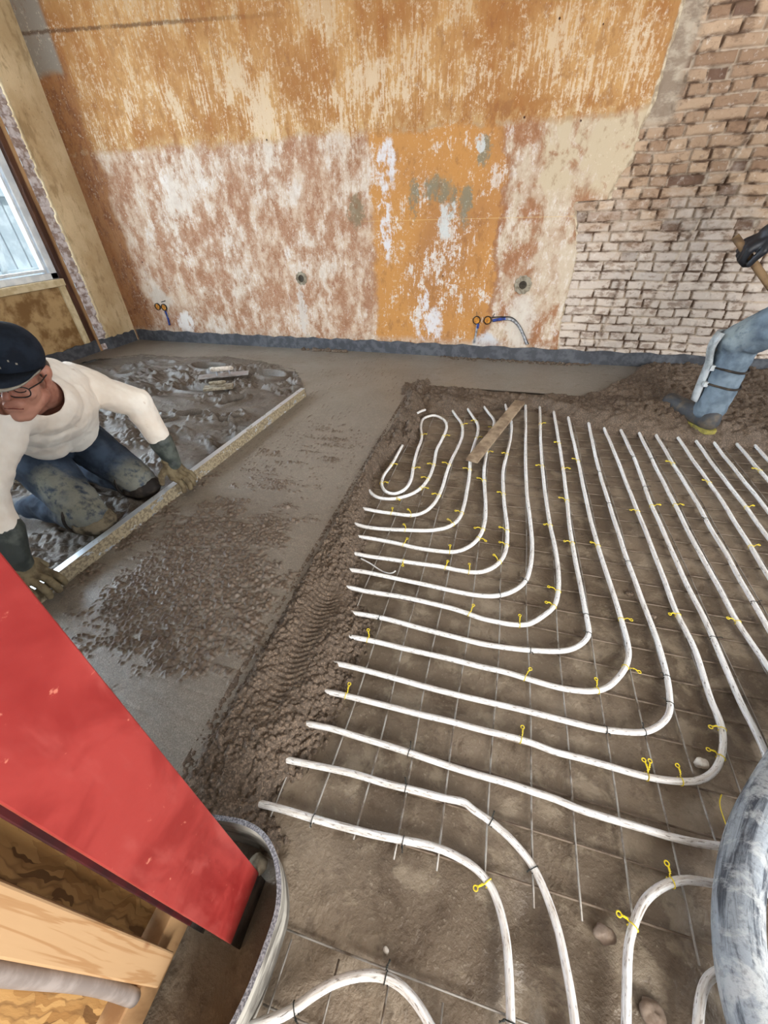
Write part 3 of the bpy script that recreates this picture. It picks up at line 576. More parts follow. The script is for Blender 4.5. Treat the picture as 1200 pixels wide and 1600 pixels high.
# far berm and right-hand heap
b2=np.array([(-.62,2.66),(-.56,2.60),(-.42,2.56),(-.274,2.56),(-.16,2.63),(-.031,2.69),(.12,2.75),(.267,2.78),(.464,2.63),(.712,2.50),(.88,2.47),(1.059,2.47),(1.3,2.42),(1.536,2.45),(2.0,2.50),(4.2,2.55)])
back_edge=np.array([(-.64,3.02),(-.5,3.03),(-.247,3.02),(.261,2.99),(.60,3.02),(.72,3.12),(.86,3.30),(1.0,3.48),(1.1,3.74),(1.2,3.8),(4.2,3.8)])
def rear_h(x,y):
    yn=np.interp(x,b2[:,0],b2[:,1])+.035*(fbm(x*11,y*11,3)-.5)*2; yf=np.interp(x,back_edge[:,0],back_edge[:,1])+.02*(fbm(x*9,y*9,3)-.5)*2
    u=(y-yn); up=sst(-.02,.17,u); h=-.07+.085*up; R=sst(.55,1.0,x)
    h=h+0*R
    h=h+(.045*(fbm(x*4.5,y*7,4)-.42))*up*(.45+.75*R)+.014*R*up
    h=h+.03*np.exp(-((x-1.0)/.30)**2-((y-2.78)/.10)**2)-.045*np.exp(-((x-1.75)/.35)**2-((y-2.62)/.10)**2)
    h=h+up*(.022*crumbs(x,y,.024,.75,41)+.022*crumbs(x,y,.042,.4,42)+.010*crumbs(x,y,.014,.8,43))
    flat=np.exp(-((x+.12)/.30)**2-((y-2.86)/.10)**2); h=h-.02*flat
    fall=sst(-.01,.10,yf-y); h=h*fall+(-.012)*(1-fall); h=np.where(y>yf+.02,-.02,h)
    return h
rxs=np.concatenate([np.arange(-.66,2.1,.0095),np.arange(2.1,4.2,.03)]); rys=np.arange(2.36,3.765,.0095)
tag(patch('mortar_heap',rxs,rys,rear_h,M['loose'],lambda x,y,z: (z>-.066)&(y<np.interp(x,back_edge[:,0],back_edge[:,1])+.02)),'crumbly brown mortar heap behind the far pipe ends and under the worker boot','mortar',kind='stuff')
# small leftovers on the smooth band by the back wall
def lump(name,x,y,z,r,mat,label,cat,seed=0,fl=.6,group=None):
    m=MB().ell((0,0,0),(r,r*.8,r*fl),None,18); me=m.mesh(name); P=co(me); N=P/np.linalg.norm(P,axis=1)[:,None]; q=P/r*1.7+seed*3.7
    P=P+N*(r*.75*(fbm(q[:,0],q[:,1],3,q[:,2])-.5))[:,None]; setco(me,P); o=link(name,me,mat,None,True); o.location=(x,y,z)
    return tag(o,label,cat,group)
def litter(name,items,mat,label):
    m=MB()
    for i,(x,y,z,r) in enumerate(items):
        q=MB().ell((0,0,0),(r,r*.8,r*.6),None,14); P=np.array(q.v); N=P/np.linalg.norm(P,axis=1)[:,None]; g=P/r*1.7+i*3.7
        P=P+N*(r*.8*(fbm(g[:,0],g[:,1],3,g[:,2])-.5))[:,None]+[x,y,z]; m.add(P,q.f)
    return tag(m.build(name,mat,None,True),label,'mortar',None,'stuff')
it=[]
for i in range(26):
    p=at(488+i*2.2+random.uniform(-3,3),541+random.uniform(-6,5),.01); it.append((p[0],min(p[1],3.72),.006,random.uniform(.012,.036)))
litter('mortar_crumbs',it,M['loose'],'little heap of brown mortar clods dropped against the back wall foam strip')
it=[]
for i in range(90):
    p=at(690+i*2.6,557+i*.14+random.uniform(-2,2),.01); it.append((p[0],min(p[1],3.73),.004,random.uniform(.006,.017)))
litter('mortar_crumbs',it,M['loose'],'thin line of mortar crumbs along the foam strip below the amber boxes')
# ================================================================ MESH + PIPES
def tube_mesh(pts,r,seg=8,caps=True,rf=None):
    pts=np.array(pts,float); n=len(pts); t=np.gradient(pts,axis=0); t/=np.linalg.norm(t,axis=1)[:,None]
    a=np.cross(t,[0,0,1.])
    if (np.linalg.norm(a,axis=1)<.25).any():
        a0=np.cross(t[0],[0,0,1.]) if abs(t[0][2])<.9 else np.cross(t[0],[1.,0,0]); a[0]=a0
        for i in range(1,n): q=a[i-1]-t[i]*np.dot(a[i-1],t[i]); a[i]=q/np.linalg.norm(q)
    a/=np.linalg.norm(a,axis=1)[:,None]; b=np.cross(a,t)
    q=np.linspace(0,2*np.pi,seg,endpoint=False); R=np.full(n,r) if rf is None else rf
    V=(pts[:,None,:]+(a[:,None,:]*np.cos(q)[None,:,None]+b[:,None,:]*np.sin(q)[None,:,None])*R[:,None,None]).reshape(-1,3)
    F=[(i*seg+k,(i+1)*seg+k,(i+1)*seg+(k+1)%seg,i*seg+(k+1)%seg) for i in range(n-1) for k in range(seg)]
    if caps: F+=[tuple(range(seg)),tuple((n-1)*seg+k for k in range(seg-1,-1,-1))]
    me=bpy.data.meshes.new('tube'); me.from_pydata(V.tolist(),[],F); me.update()
    uv=me.uv_layers.new(name='UVMap'); s=np.concatenate([[0],np.cumsum(np.linalg.norm(np.diff(pts,axis=0),axis=1))])
    li=np.empty(len(me.loops),int); me.loops.foreach_get('vertex_index',li); u=s[li//seg]; v=(li%seg)/seg; uv.data.foreach_set('uv',np.stack([u,np.minimum(v,1-v)*2],1).ravel())
    return me
def resample(P,step):
    P=np.array(P,float); Q=np.vstack([2*P[0]-P[1],P,2*P[-1]-P[-2]]); out=[]
    for i in range(1,len(Q)-2):
        p0,p1,p2,p3=Q[i-1:i+3]; L=np.linalg.norm(p2-p1); n=max(2,int(L/step)); d01=max(np.linalg.norm(p1-p0),1e-6)**.5; d12=max(L,1e-6)**.5; d23=max(np.linalg.norm(p3-p2),1e-6)**.5
        m1=(p2-p1)+d12*((p1-p0)/d01-(p2-p0)/(d01+d12)); m2=(p2-p1)+d12*((p3-p2)/d23-(p3-p1)/(d12+d23))
        for k in range(n):
            u=k/n; out.append((2*u**3-3*u*u+1)*p1+(u**3-2*u*u+u)*m1+(-2*u**3+3*u*u)*p2+(u**3-u*u)*m2)
    out.append(P[-1]); out=np.array(out)
    for _ in range(int(.035/step)): out[1:-1]=out[1:-1]*.5+(out[:-2]+out[2:])*.25
    return out
WZ=-.0445
mesh1=empty('reinforcing_mesh',(.6,1.4,-.05)); tag(mesh1,'welded steel wire mesh under all the heating pipe rows','mesh')
xl=[-.268+.0984*k for k in range(-3,29)]; yl=[.252+.0975*k for k in range(0,25)]
def wire(p,parent,r=.0023,m='wire'):
    link('wire',tube_mesh(p,r,6),M[m],parent,True)
for i,x in enumerate(xl):
    y0=.225+.006*math.sin(i*2.1); 
    y1=2.62 if x>-.45 else 2.3
    yy=np.arange(y0,y1,.06); wire(np.stack([x+.004*np.sin(yy*3.1+i*1.7)+.0025*np.sin(yy*9+i),yy,WZ+.0012*np.sin(yy*7+i)],1),mesh1)
for j,y in enumerate(yl):
    xx=np.arange(-.56 if y>.6 else -.34,2.5,.06); wire(np.stack([xx,y+.004*np.sin(xx*2.9+j*1.3),np.full_like(xx,WZ-.0042)+.001*np.sin(xx*8+j)],1),mesh1,.0025,'rust')
mesh2=empty('reinforcing_mesh',(-.05,-.05,-.05)); tag(mesh2,'loose end of wire mesh below the lowest pipe beside the foam strip','mesh')
for y in (.063,-.035): xx=np.arange(-.25,.34,.05); wire(np.stack([xx,y+.0*xx+.003*np.sin(xx*6),np.full_like(xx,WZ-.004)],1),mesh2,.0019)
for x in (-.235,-.135,-.035,.065,.165): yy=np.arange(-.3,.083,.05); wire(np.stack([x+.002*np.sin(yy*9),yy,np.full_like(yy,WZ)],1),mesh2,.0019)
PR=.0082; PZ=-.0335
def c4(L): return [(550+x/4,640+y/4) for x,y in L]
def c5(L): return [(820+x/3.158,640+y/3.158) for x,y in L]
def c2(L): return [(750+x/4,900+y/4) for x,y in L]
def c1(L): return [(480+x/4,900+y/4) for x,y in L]
def c3(L): return [(900+x/4,1100+y/4) for x,y in L]
def c6(L): return [(400+x/2.4,1250+y/2.4) for x,y in L]
PIPES=[
 ('innermost double loop of white pipe with its hairpin at the far end by the plank', c4([(315,235),(250,340),(195,420),(185,470),(210,510),(260,525),(320,505),(365,450),(385,350),(410,250),(435,180),(430,100),(450,55),(510,38),(570,60),(592,110),(565,180),(530,250),(510,350),(480,430),(420,500),(340,540),(250,558),(165,548),(110,510),(88,460),(85,430)]),0,0),
 ('white pipe curving round the hairpin loop, next outside it', c4([(650,40),(685,90),(690,160),(660,240),(620,320),(590,400),(560,500),(510,590),(440,645),(370,662),(250,650),(150,635),(75,620)]),1,1),
 ('bent white pipe passing just left of the plank near end, second outside the hairpin loop', c4([(755,45),(785,90),(785,150),(760,230),(740,310),(735,400),(720,500),(700,600),(665,690),(600,735),(500,755),(370,755),(200,745),(80,730),(0,710)]),1,1),
 ('bent white pipe crossing under the middle of the plank', c4([(850,15),(885,60),(880,130),(852,220),(835,300),(825,400),(830,500),(835,620),(830,700),(800,790),(740,850),(650,885),(560,885),(400,865),(300,840),(170,815),(45,797)]),1,1),
 ('bent white pipe emerging under the far part of the plank', c4([(970,5),(995,80),(990,180),(965,290),(945,380),(945,500),(955,620),(970,740),(965,860),(940,930),(880,990),(790,1018),(690,1010),(560,985),(400,960),(250,935),(100,915),(0,895)]),1,1),
 ('bent white pipe starting at the far tip of the plank', c4([(1085,5),(1085,150),(1085,350),(1095,550),(1115,700),(1125,850),(1115,980),(1080,1080),(1000,1140),(900,1165),(780,1158),(600,1125),(400,1080),(200,1040),(0,1005)]),1,1),
 ('bent white pipe next to the right of the one at the plank tip', c5([(75,30),(80,200),(95,370),(120,540),(150,690),(165,800),(165,890),(145,970)])+c2([(400,245),(300,300),(200,302),(100,285),(0,262)])+c1([(1000,232),(900,200),(740,165),(600,135),(450,108),(350,92),(280,75)]),1,1),
 ('bent white pipe with the squarest corner, second right of the plank tip pipe', c5([(150,55),(175,200),(205,420),(230,640),(270,850),(300,1000),(315,1070)])+c2([(684,360),(640,420),(570,458),(500,470),(300,462),(100,440),(0,425)])+c1([(950,390),(800,350),(650,310),(470,262),(330,235)]),1,1),
 ('bent white pipe third to the right of the plank tip pipe', c5([(220,65),(255,220),(300,430),(350,640),(410,830),(470,1010)])+c2([(925,430),(930,500),(905,580),(850,650),(790,700),(700,722),(550,712),(450,690),(320,650),(160,600),(0,565)])+c1([(1000,545),(800,495),(620,455),(430,412),(320,390)]),1,1),
 ('bent white pipe fourth to the right of the plank tip pipe', c5([(320,90),(360,280),(415,460),(490,700),(560,890),(640,1100)])+c2([(1170,640),(1185,760),(1185,850),(1150,910),(1080,960),(1010,980),(880,972),(750,955),(600,920),(400,870),(200,820),(0,775)])+c1([(940,745),(760,700),(550,640),(380,595),(220,555)]),1,1),
 ('bent white pipe whose corner curls round a white plaster lump', c5([(400,110),(465,270),(540,460),(610,640),(680,820),(750,1000),(840,1190)])+c3([(850,0),(890,90),(915,180),(915,280),(890,380),(830,450),(750,480),(640,482),(480,462),(350,430),(200,385),(0,330)])+c2([(470,1100),(320,1045),(160,1000),(0,960)])+c1([(900,910),(700,865),(500,810),(320,765),(190,735)]),1,1),
 ('white pipe bending under the rubber hose and returning left below the plaster lump', c5([(480,115),(560,290),(620,460),(700,640),(780,820),(870,1000),(950,1180)])+c3([(1030,0),(1100,130),(1170,270),(1200,350),(1215,500),(1195,700),(1120,830),(1030,885),(950,890),(800,875),(600,835),(400,775),(200,715),(0,650)])+c2([(500,1405),(320,1345),(160,1290),(0,1245)])+c1([(900,1190),(700,1125),(500,1060),(300,1000),(150,955),(50,935)]),1,1),
 ('straight white pipe leaving the heap just left of the boot toe', c5([(565,120),(640,270),(720,430),(800,590),(870,720),(950,860),(1030,1020),(1150,1200)]),1,2),
 ('straight white pipe leaving the heap right below the boot toe', c5([(655,140),(740,280),(830,430),(920,590),(1000,720),(1090,890),(1200,1080)]),1,2),
 ('straight white pipe leaving the heap below the boot heel', c5([(770,160),(860,290),(950,420),(1040,560),(1130,700),(1200,820)]),1,2),
 ('fourth straight white pipe from the right edge of the pipe field', c5([(885,210),(980,340),(1080,470),(1200,630)]),1,2),
 ('third straight white pipe from the right edge of the pipe field', c5([(970,210),(1070,340),(1200,500)]),1,2),
 ('second straight white pipe from the right edge of the pipe field', c5([(1060,185),(1130,270),(1200,350)]),1,2),
 ('rightmost straight white pipe, only its short far end in view', c5([(1145,190),(1200,250)]),1,2),
 ('white pipe sweeping right then down, second above the bare patch', c1([(0,1175),(150,1205),(300,1240),(500,1300),(700,1345),(850,1385),(1000,1420)])+c6([(800,25),(880,80),(960,150),(1040,250),(1090,360),(1130,480),(1160,620),(1185,760),(1195,840)]),1,2),
 ('lowest white pipe run, turning down right around the bare patch of floor', c6([(0,10),(100,35),(200,65),(330,100),(450,130),(550,150),(680,180),(770,220),(840,270),(890,340),(920,430),(940,540),(950,700),(955,840)]),1,2),
 ('grimy arched pipe at the bottom edge beside the foam ring', c6([(40,830),(120,800),(200,740),(280,690),(350,665),(430,655),(500,668),(560,710),(610,770),(650,840)]),2,2),
 ('arched white pipe running from under the hose down to the bottom edge', c3([(1000,1145),(890,1125),(780,1105),(680,1095),(580,1120),(490,1170),(420,1240),(380,1320),(345,1420),(325,1520),(320,1600),(318,1700)]),1,2),
 ('short bend of white pipe half hidden by the hose at the bottom right', [(1150,1510),(1121,1519),(1108,1526),(1097,1547),(1092,1574),(1090,1600),(1088,1630)],1,2),
 ('short stub of white pipe poking out of the mortar left of the hairpin loop', [(630,668),(641,660),(654,650),(664,644)],0,0),
 ('tiny curved bit of white pipe half buried in mortar left of the hairpin loop', [(590,712),(585,721),(577,734),(571,742)],0,0),
]
paths=[]; pobjs=[]
for i,(lab,px,e0,e1) in enumerate(PIPES):
    zz=PZ if i<21 or i>=24 else PZ+.01
    P=np.array([at(x,y,zz) for x,y in px])
    def ext(a,b,L): d=(a-b); d/=np.linalg.norm(d); return a+d*L
    if e0: P=np.vstack([ext(P[0],P[1],.16),P])
    if e1==1: P=np.vstack([P,ext(P[-1],P[-3],.12)-np.array([0,0,.016])])
    if e1==2: P=np.vstack([P,ext(P[-1],P[-2],max(.35,P[-1][1]-.5) if 12<=i<=18 else .35)])
    P=resample(P,.008); s=np.arange(len(P))*.008; P[:,2]+=.0016*np.sin(s*9+i)+.001*np.sin(s*23+i*2)
    if i==0: P[-20:,2]+=np.linspace(0,.008,20); P[:20,2]+=np.linspace(.012,0,20)
    if i in (24,25): P[:,2]+=.016+.012*np.sin(np.linspace(0,np.pi,len(P)))
    root=empty('heating_pipe',tuple(P[len(P)//2])); tag(root,lab,'pipe','underfloor heating pipes')
    link('tube',tube_mesh(P,PR,12),M['pipe'],root,True); paths.append(P); pobjs.append(root)
# wire ties
def tie_mesh(P,k,side,L,ang,loop,tr=.0011):
    p=P[k]; t=P[min(k+2,len(P)-1)]-P[max(k-2,0)]; t/=np.linalg.norm(t); a=np.cross(t,[0,0,1]); a/=np.linalg.norm(a)
    c=[]
    for q in np.linspace(0,2*math.pi*1.05,18): c.append(p+(a*math.cos(q)+np.array([0,0,1])*math.sin(q))*(PR+.001)+t*.001*q)
    d=a*side*math.cos(ang)+t*math.sin(ang); s0=p+a*side*(PR+.001)+np.array([0,0,.002]); 
    tail=[]
    for u in np.linspace(0,1,12): tail.append(s0+d*L*u+np.array([0,0,.010*math.sin(u*2.4)])+np.cross(d,[0,0,1])*.0012*math.sin(u*30))
    if loop:
        cc=tail[-1]+d*.0045
        for q in np.linspace(math.pi,3*math.pi,14): tail.append(cc+d*.0045*math.cos(q)+np.cross(d,[0,0,1.])*.0045*math.sin(q)+np.array([0,0,.001]))
        for u in np.linspace(0,1,5): tail.append(tail[11]-d*L*.6*u+np.array([0,0,.0022]))
    m1=tube_mesh(c,tr,6); m2=tube_mesh(tail,tr*1.15,6); bm=bmesh.new(); bm.from_mesh(m1); bm.from_mesh(m2); me=bpy.data.meshes.new('wire_tie'); bm.to_mesh(me); bm.free(); return me
YT=c4([(455,160),(580,165),(700,95),(770,70),(855,115),(785,180),(400,370),(485,345),(595,343),(710,375),(865,270),(260,345),(215,460),(450,430),(455,500),(530,535),(805,440),(930,525),(285,570),(250,635),(365,640),(655,638),(910,745),(790,740),(335,735),(620,710),(825,815),(905,832),(330,832),(605,865),(875,928),(315,975),(585,985),(740,990),(960,275),(1155,350)])+c5([(95,75),(150,165),(245,255),(200,295),(195,448),(100,570),(208,655),(330,670),(125,890),(105,950),(525,500),(515,1038),(765,472),(655,480),(728,1010),(895,360),(700,262),(1113,485),(1135,680),(1035,1050),(1130,300)])+c2([(245,280),(285,600),(700,665),(955,590),(260,1000),(1050,1210)])+c1([(1035,205),(400,370),(260,705)])+c3([(840,125),(850,300),(435,400),(650,448),(570,1055),(310,1375)])+c6([(855,310)])
KT=c1([(460,260),(650,1090),(620,1310),(1140,1510)])+c2([(130,120),(285,30),(640,240),(680,360),(310,465),(1165,630),(1175,800),(800,970),(1020,975)])+c5([(410,465),(365,312),(500,755),(600,385),(530,235),(880,540),(630,245),(1125,950),(930,1125)])+c6([(200,90),(545,150),(490,640),(1030,262),(945,835),(140,790)])
for yellow,LST in ((True,YT),(False,KT)):
    for (x,y) in LST:
        w=at(x,y,PZ); best=min(((np.linalg.norm(P[:,:2]-w[:2],axis=1).min(),i) for i,P in enumerate(paths))); i=best[1]; P=paths[i]; k=int(np.linalg.norm(P[:,:2]-w[:2],axis=1).argmin())
        t=P[min(k+2,len(P)-1)]-P[max(k-2,0)]; a=np.cross(t,[0,0,1]); side=1 if np.dot(w-P[k],a)>=0 else -1
        if yellow: o=link('wire_tie',tie_mesh(P,k,side,.014+.010*random.random(),random.uniform(-.5,.5),True,.0012),M['yellow'],pobjs[i]); o['label']='yellow twisted wire tie'
        else: o=link('wire_tie',tie_mesh(P,k,side,.010+.006*random.random(),random.uniform(-.6,.6),False,.0011),M['black'],pobjs[i]); o['label']='dark wire tie'
# loose bits on the subfloor
p=[at(*q,-.045) for q in c3([(910,565),(895,620),(915,690),(940,760),(950,800),(965,825),(955,840),(943,822),(948,795)])]
tag(link('wire_tie',tube_mesh(resample(p,.004),.0013,6),M['yellow'],None,True),'loose yellow wire tie lying open beside the rubber hose','wire')
p=[at(*q,-.045) for q in c4([(55,930),(120,965),(170,1000),(210,1020),(250,1025),(272,1008)])]
tag(link('pipe_offcut',tube_mesh(resample(p,.006),.0028,8),M['pipe'],None,True),'thin curved white offcut lying on the mesh beside the berm','offcut')
w=at(945,1458,-.04); lump('rubble_stone',w[0],w[1],-.045,.020,M['stone'],'pale brown stone on the bare floor left of the arched pipe','stone',1)
w=at(1020,1582,-.04); lump('rubble_stone',w[0],w[1],-.045,.021,M['stone'],'flat grey stone inside the arched pipe at the bottom edge','stone',5,.5)
w=at(1097,1193,-.04); lump('plaster_lump',w[0],w[1],-.040,.016,M['plasterbit'],'knobbly white plaster lump inside the corner of a bent pipe','plaster',3,.9)
w=at(603,1484,-.04); lump('plaster_crumb',w[0],w[1],-.048,.006,M['plasterbit'],'tiny pale crumb just above the grimy arched pipe','plaster',4,.9)
w=at(985,925,-.04); lump('dirt_clod',w[0],w[1],-.048,.014,M['loose'],'small brown clod between two bent pipes right of the squarest corner','mortar',8,.6)
w=at(1020,960,-.04); lump('dirt_clod',w[0],w[1],-.048,.014,M['loose'],'small brown clod between the pipes in the middle of the right-hand rows','mortar',9,.6)
# plank
A=at(737,722,-.018); B=at(812,630,.022); d=(B-A)/np.linalg.norm(B-A); sd=np.cross(d,[0,0,1]); sd/=np.linalg.norm(sd); un=np.cross(sd,d); w=.034; hh=.018
def pk(c): return [c-sd*w-un*0,c+sd*w,c+sd*w+un*hh,c-sd*w+un*hh]
tag(MB().hexa(pk(A),pk(B)).build('plank',M['plank'],bevel=.002),'weathered grey wooden plank lying across pipes onto the far mortar heap','plank')
# ================================================================ HOSE, FOAM RING, COLUMN, TIMBER
hz=.022
hp=[at(x-9,y,hz) for x,y in ((1330,1080),(1262,1160),(1212,1240),(1180,1310),(1164,1390),(1162,1460),(1172,1540),(1200,1640),(1260,1760))]
hp=[hp[0]+np.array([1.1,.55,0]),hp[0]+np.array([.5,.30,0])]+hp+[hp[-1]+(hp[-1]-hp[-2])*2.5]
hp=resample(hp,.012); tag(link('rubber_hose',tube_mesh(hp,.039,28),M['hose'],None,True),'thick black rubber hose caked in grey cement curving down the right edge','hose')
# foam ring strip round the column foot
fp=[at(x,y,.06) for x,y in ((325,1283),(350,1290),(385,1302),(412,1325),(424,1352),(428,1385),(427,1420))]+[np.array([-.262,.035,.06]),np.array([-.262,-.02,.06]),np.array([-.27,-.08,.06]),np.array([-.29,-.14,.06]),np.array([-.32,-.22,.06])]
fp=resample(fp,.012); th=.009; m=MB(); nn=len(fp)
for i in range(nn):
    t=fp[min(i+1,nn-1)]-fp[max(i-1,0)]; t[2]=0; t/=np.linalg.norm(t); o_=np.array([t[1],-t[0],0])*-1
    top=.075+.010*math.sin(i*.14); x,y=fp[i][:2]; fl_=.010*math.sin(i*.11)
    m.v+=[(x,y,-.085),(x+o_[0]*fl_,y+o_[1]*fl_,top),(x+o_[0]*(fl_+th),y+o_[1]*(fl_+th),top),(x+o_[0]*th,y+o_[1]*th,-.085)]
side=MB(); side.v=list(m.v)
for i in range(nn-1):
    for k in range(4): side.f.append((4*i+k,4*i+4+k,4*i+4+(k+1)%4,4*i+(k+1)%4))
side.f+=[(3,2,1,0),tuple(4*(nn-1)+k for k in range(4))]
ring=side.build('foam_ring_strip',M['foamside']); ring.data.materials.append(M['foamspeck'])
for i in range(nn-1): ring.data.polygons[4*i+1].material_index=1
tag(ring,'streaky grey foam strip standing on edge round the foot of the red column','insulation')
# red steel column (H profile), slightly out of plumb
xf=-.333
def colpt(bx,by,ax,ay,z):   # point on the edge line through two photo points lying in the plane X=xf
    a=atx(bx,by,xf); b=atx(ax,ay,xf); t=(z-a[2])/(b[2]-a[2]); return a+(b-a)*t
colr=empty('steel_column',(-.38,.06,-.1)); tag(colr,'red-painted steel H column rising out of the floor at the left','column')
def prof(z):
    f0=colpt(360,1475,0,1255,z)[1]; f1=colpt(410,1370,0,860,z)[1]; return f0,f1
def colpart(z0,z1,x0,x1,u0,u1):
    b=prof(z0); t=prof(z1); mk=lambda q,z:[(x0,q[0]+(q[1]-q[0])*u0,z),(x1,q[0]+(q[1]-q[0])*u0,z),(x1,q[0]+(q[1]-q[0])*u1,z),(x0,q[0]+(q[1]-q[0])*u1,z)]
    return mk(b,z0),mk(t,z1)
MB().hexa(*colpart(.0,2.8,xf-.008,xf,0,1)).build('flange',M['red'],colr,bevel=.0015)
MB().hexa(*colpart(.0,2.8,xf-.098,xf-.09,0,1)).build('flange',M['red_shade'],colr,bevel=.0015)
MB().hexa(*colpart(.0,2.8,xf-.09,xf-.008,.47,.53)).build('web',M['red_shade'],colr)
b_=colpart(-.12,0.,xf-.008,xf-.0005,0,1); c_=colpart(-.12,0.,xf-.098,xf-.09,0,1); d_=colpart(-.12,0.,xf-.09,xf-.008,.45,.55)
o=MB().hexa(*b_).hexa(*c_).hexa(*d_).build('column_foot',M['darksteel'],colr); o['label']='bare dirty steel foot'
MB().box((-.50,-.06,-.125),(-.30,.18,-.11)).build('base_plate',M['darksteel'],colr,bevel=.002)
# timber: stud, board, plates, conduit
def lean(px0,px1,X,z): a=atx(*px0,X); b=atx(*px1,X); t=(z-a[2])/(b[2]-a[2]); return (a+(b-a)*t)[1]
def slab(name,X0,X1,eA,eB,z0,z1,mat,label,cat,parent=None,bev=.003):
    q=[]
    for z in (z0,z1):
        ya=lean(*eA,X1,z); yb=lean(*eB,X1,z); q.append([(X0,ya,z),(X1,ya,z),(X1,yb,z),(X0,yb,z)])
    o=MB().hexa(*q).build(name,mat,parent,bevel=bev)
    return tag(o,label,cat) if label else o
slab('timber_stud',-.482,-.430,((245,1545),(0,1500)),((270,1487),(0,1375)),.0,1.6,M['pine'],'pale knotty pine stud standing in front of the strand board','timber')
tag(MB().box((-.505,-.75,.035),(-.490,.075,1.6)).build('strand_board',M['osb'],bevel=.001),'golden oriented strand board sheet behind the pine stud','board')
tag(MB().box((-.535,-.75,-.07),(-.455,.02,.028)).build('bottom_plate',M['tanwood'],bevel=.003),'pale timber plate lying on the floor under the strand board','timber')
cp=[np.array([-.457,lean((195,1556),(0,1512),-.457,z),z]) for z in np.linspace(.02,1.5,20)]
for i,q in enumerate(cp): q[1]+=.004*math.sin(i*.8)
tag(link('conduit_pipe',tube_mesh(resample(cp,.02),.012,16),M['greypipe'],None,True),'grey plastic conduit hanging beside the pine stud','conduit')
w=at(412,1345,.0); lump('cement_rag',w[0]-.012,w[1]-.008,-.01,.022,M['ringmortar'],'pale crumpled scrap wedged between the red column and the foam strip','scrap',12,.8)
# ================================================================ WALL SERVICES
def disc(c,r,y0,y1,seg=24,z=1):
    m=MB(); b=[(c[0]+r*math.cos(q),y0,c[1]+r*z*math.sin(q)) for q in np.linspace(0,2*math.pi,seg,endpoint=False)]; t=[(x,y1,z_) for x,_,z_ in b]; return m.hexa(b,t)
def annulus(c,r0,r1,y0,y1,seg=28,jit=0):
    m=MB(); 
    for k in range(seg):
        q=2*math.pi*k/seg; j=1+jit*math.sin(k*2.3)
        for (r,y) in ((r0,y1),(r0,y0),(r1*j,y0),(r1*j,y1)): m.v.append((c[0]+r*math.cos(q),y,c[1]+r*math.sin(q)))
    for k in range(seg):
        for a in range(4): m.f.append((4*k+a,4*k+(a+1)%4,4*((k+1)%seg)+(a+1)%4,4*((k+1)%seg)+a))
    return m
def double_box(pa,pb,label,conds):
    a=aty(*pa,YW); b=aty(*pb,YW); r=empty('socket_box',tuple(a)); tag(r,label,'socket box')
    for c in (a,b):
        h=annulus((c[0],c[2]),.026,.033,YW-.012,YW+.01).build('box_rim',M['frame'],r)
        disc((c[0],c[2]),.026,YW-.006,YW+.004).build('box_cover',M['amber'],r)
    for pts,mat,rad in conds:
        P=[aty(*q,YW-.008) for q in pts]; P=resample(P,.008); link('conduit',tube_mesh(P,rad,10),M[mat],r,True)
double_box((745,500),(762,500),'double amber socket box with blue and grey conduits near the brickwork',[([(746,507),(744,520),(741,536)],'greyconduit',.009),([(747,506),(746,513)],'blue',.012),([(770,501),(780,499),(790,498)],'blue',.012),([(784,499),(798,499),(808,506),(816,520),(823,538)],'greyconduit',.010),([(768,496),(785,495),(800,496),(812,508),(826,538)],'frame',.004),([(745,494),(745,487)],'frame',.002),([(770,495),(773,490)],'frame',.003)])
double_box((247,479),(257,480),'double amber socket box low on the wall near the left corner',[([(258,486),(262,496),(265,508)],'blue',.010),([(262,492),(264,508)],'greyconduit',.006),([(252,472),(258,470)],'frame',.004)])
for (p,lab) in (((471,435),'round socket hole set in grey mortar on the left part of the back wall'),((817,445),'round socket hole set in a squarish grey mortar patch near the brickwork')):
    c=aty(*p,YW); r=empty('socket_box',tuple(c)); tag(r,lab,'socket box')
    k=annulus((c[0],c[2]),.034,.066 if p[0]>600 else .052,YW-.008,YW+.006,28,.08).build('mortar_ring',M['ringmortar'],r,bevel=.003)
    annulus((c[0],c[2]),.029,.036,YW-.012,YW+.004).build('box_rim',M['ringmortar'],r)
    disc((c[0],c[2]),.030,YW-.003,YW+.001).build('box_inside',M['hole'],r)
# ================================================================ STRAIGHTEDGES AND TROWELS
def beam(name,A,B,w,h,mat,label,cat,z0,capm=None):
    A,B=np.array(A,float),np.array(B,float); d=(B-A)/np.linalg.norm(B-A); s=np.array([-d[1],d[0]])
    mk=lambda P:[(P[0]+s[0]*w/2,P[1]+s[1]*w/2,z0),(P[0]-s[0]*w/2,P[1]-s[1]*w/2,z0),(P[0]-s[0]*w/2,P[1]-s[1]*w/2,z0+h),(P[0]+s[0]*w/2,P[1]+s[1]*w/2,z0+h)]
    r=empty(name,(A[0],A[1],z0)); tag(r,label,cat); MB().hexa(mk(A),mk(B)).build('profile',mat,r,bevel=.002)
    for P,q in ((A,-1),(B,1)):
        mk2=MB().hexa(mk(P),mk(P+d*.004*q)); mk2.build('end_cap',M['darksteel'],r)
    return r
beam('screed_straightedge',(barA[0]-.018,barA[1]),(barB[0]-.020,barB[1]),.034,.062,M['alu'],'long aluminium straightedge on the screed held by the kneeling man','straightedge',.000)
p0=at(-60,752,.05); p1=at(50,731,.05); beam('screed_straightedge',(p0[0]-.5*(p1[0]-p0[0]),p0[1]-.5*(p1[1]-p0[1])),(p1[0],p1[1]),.034,.07,M['alu'],'short bit of aluminium straightedge behind the kneeling man','straightedge',-.015)
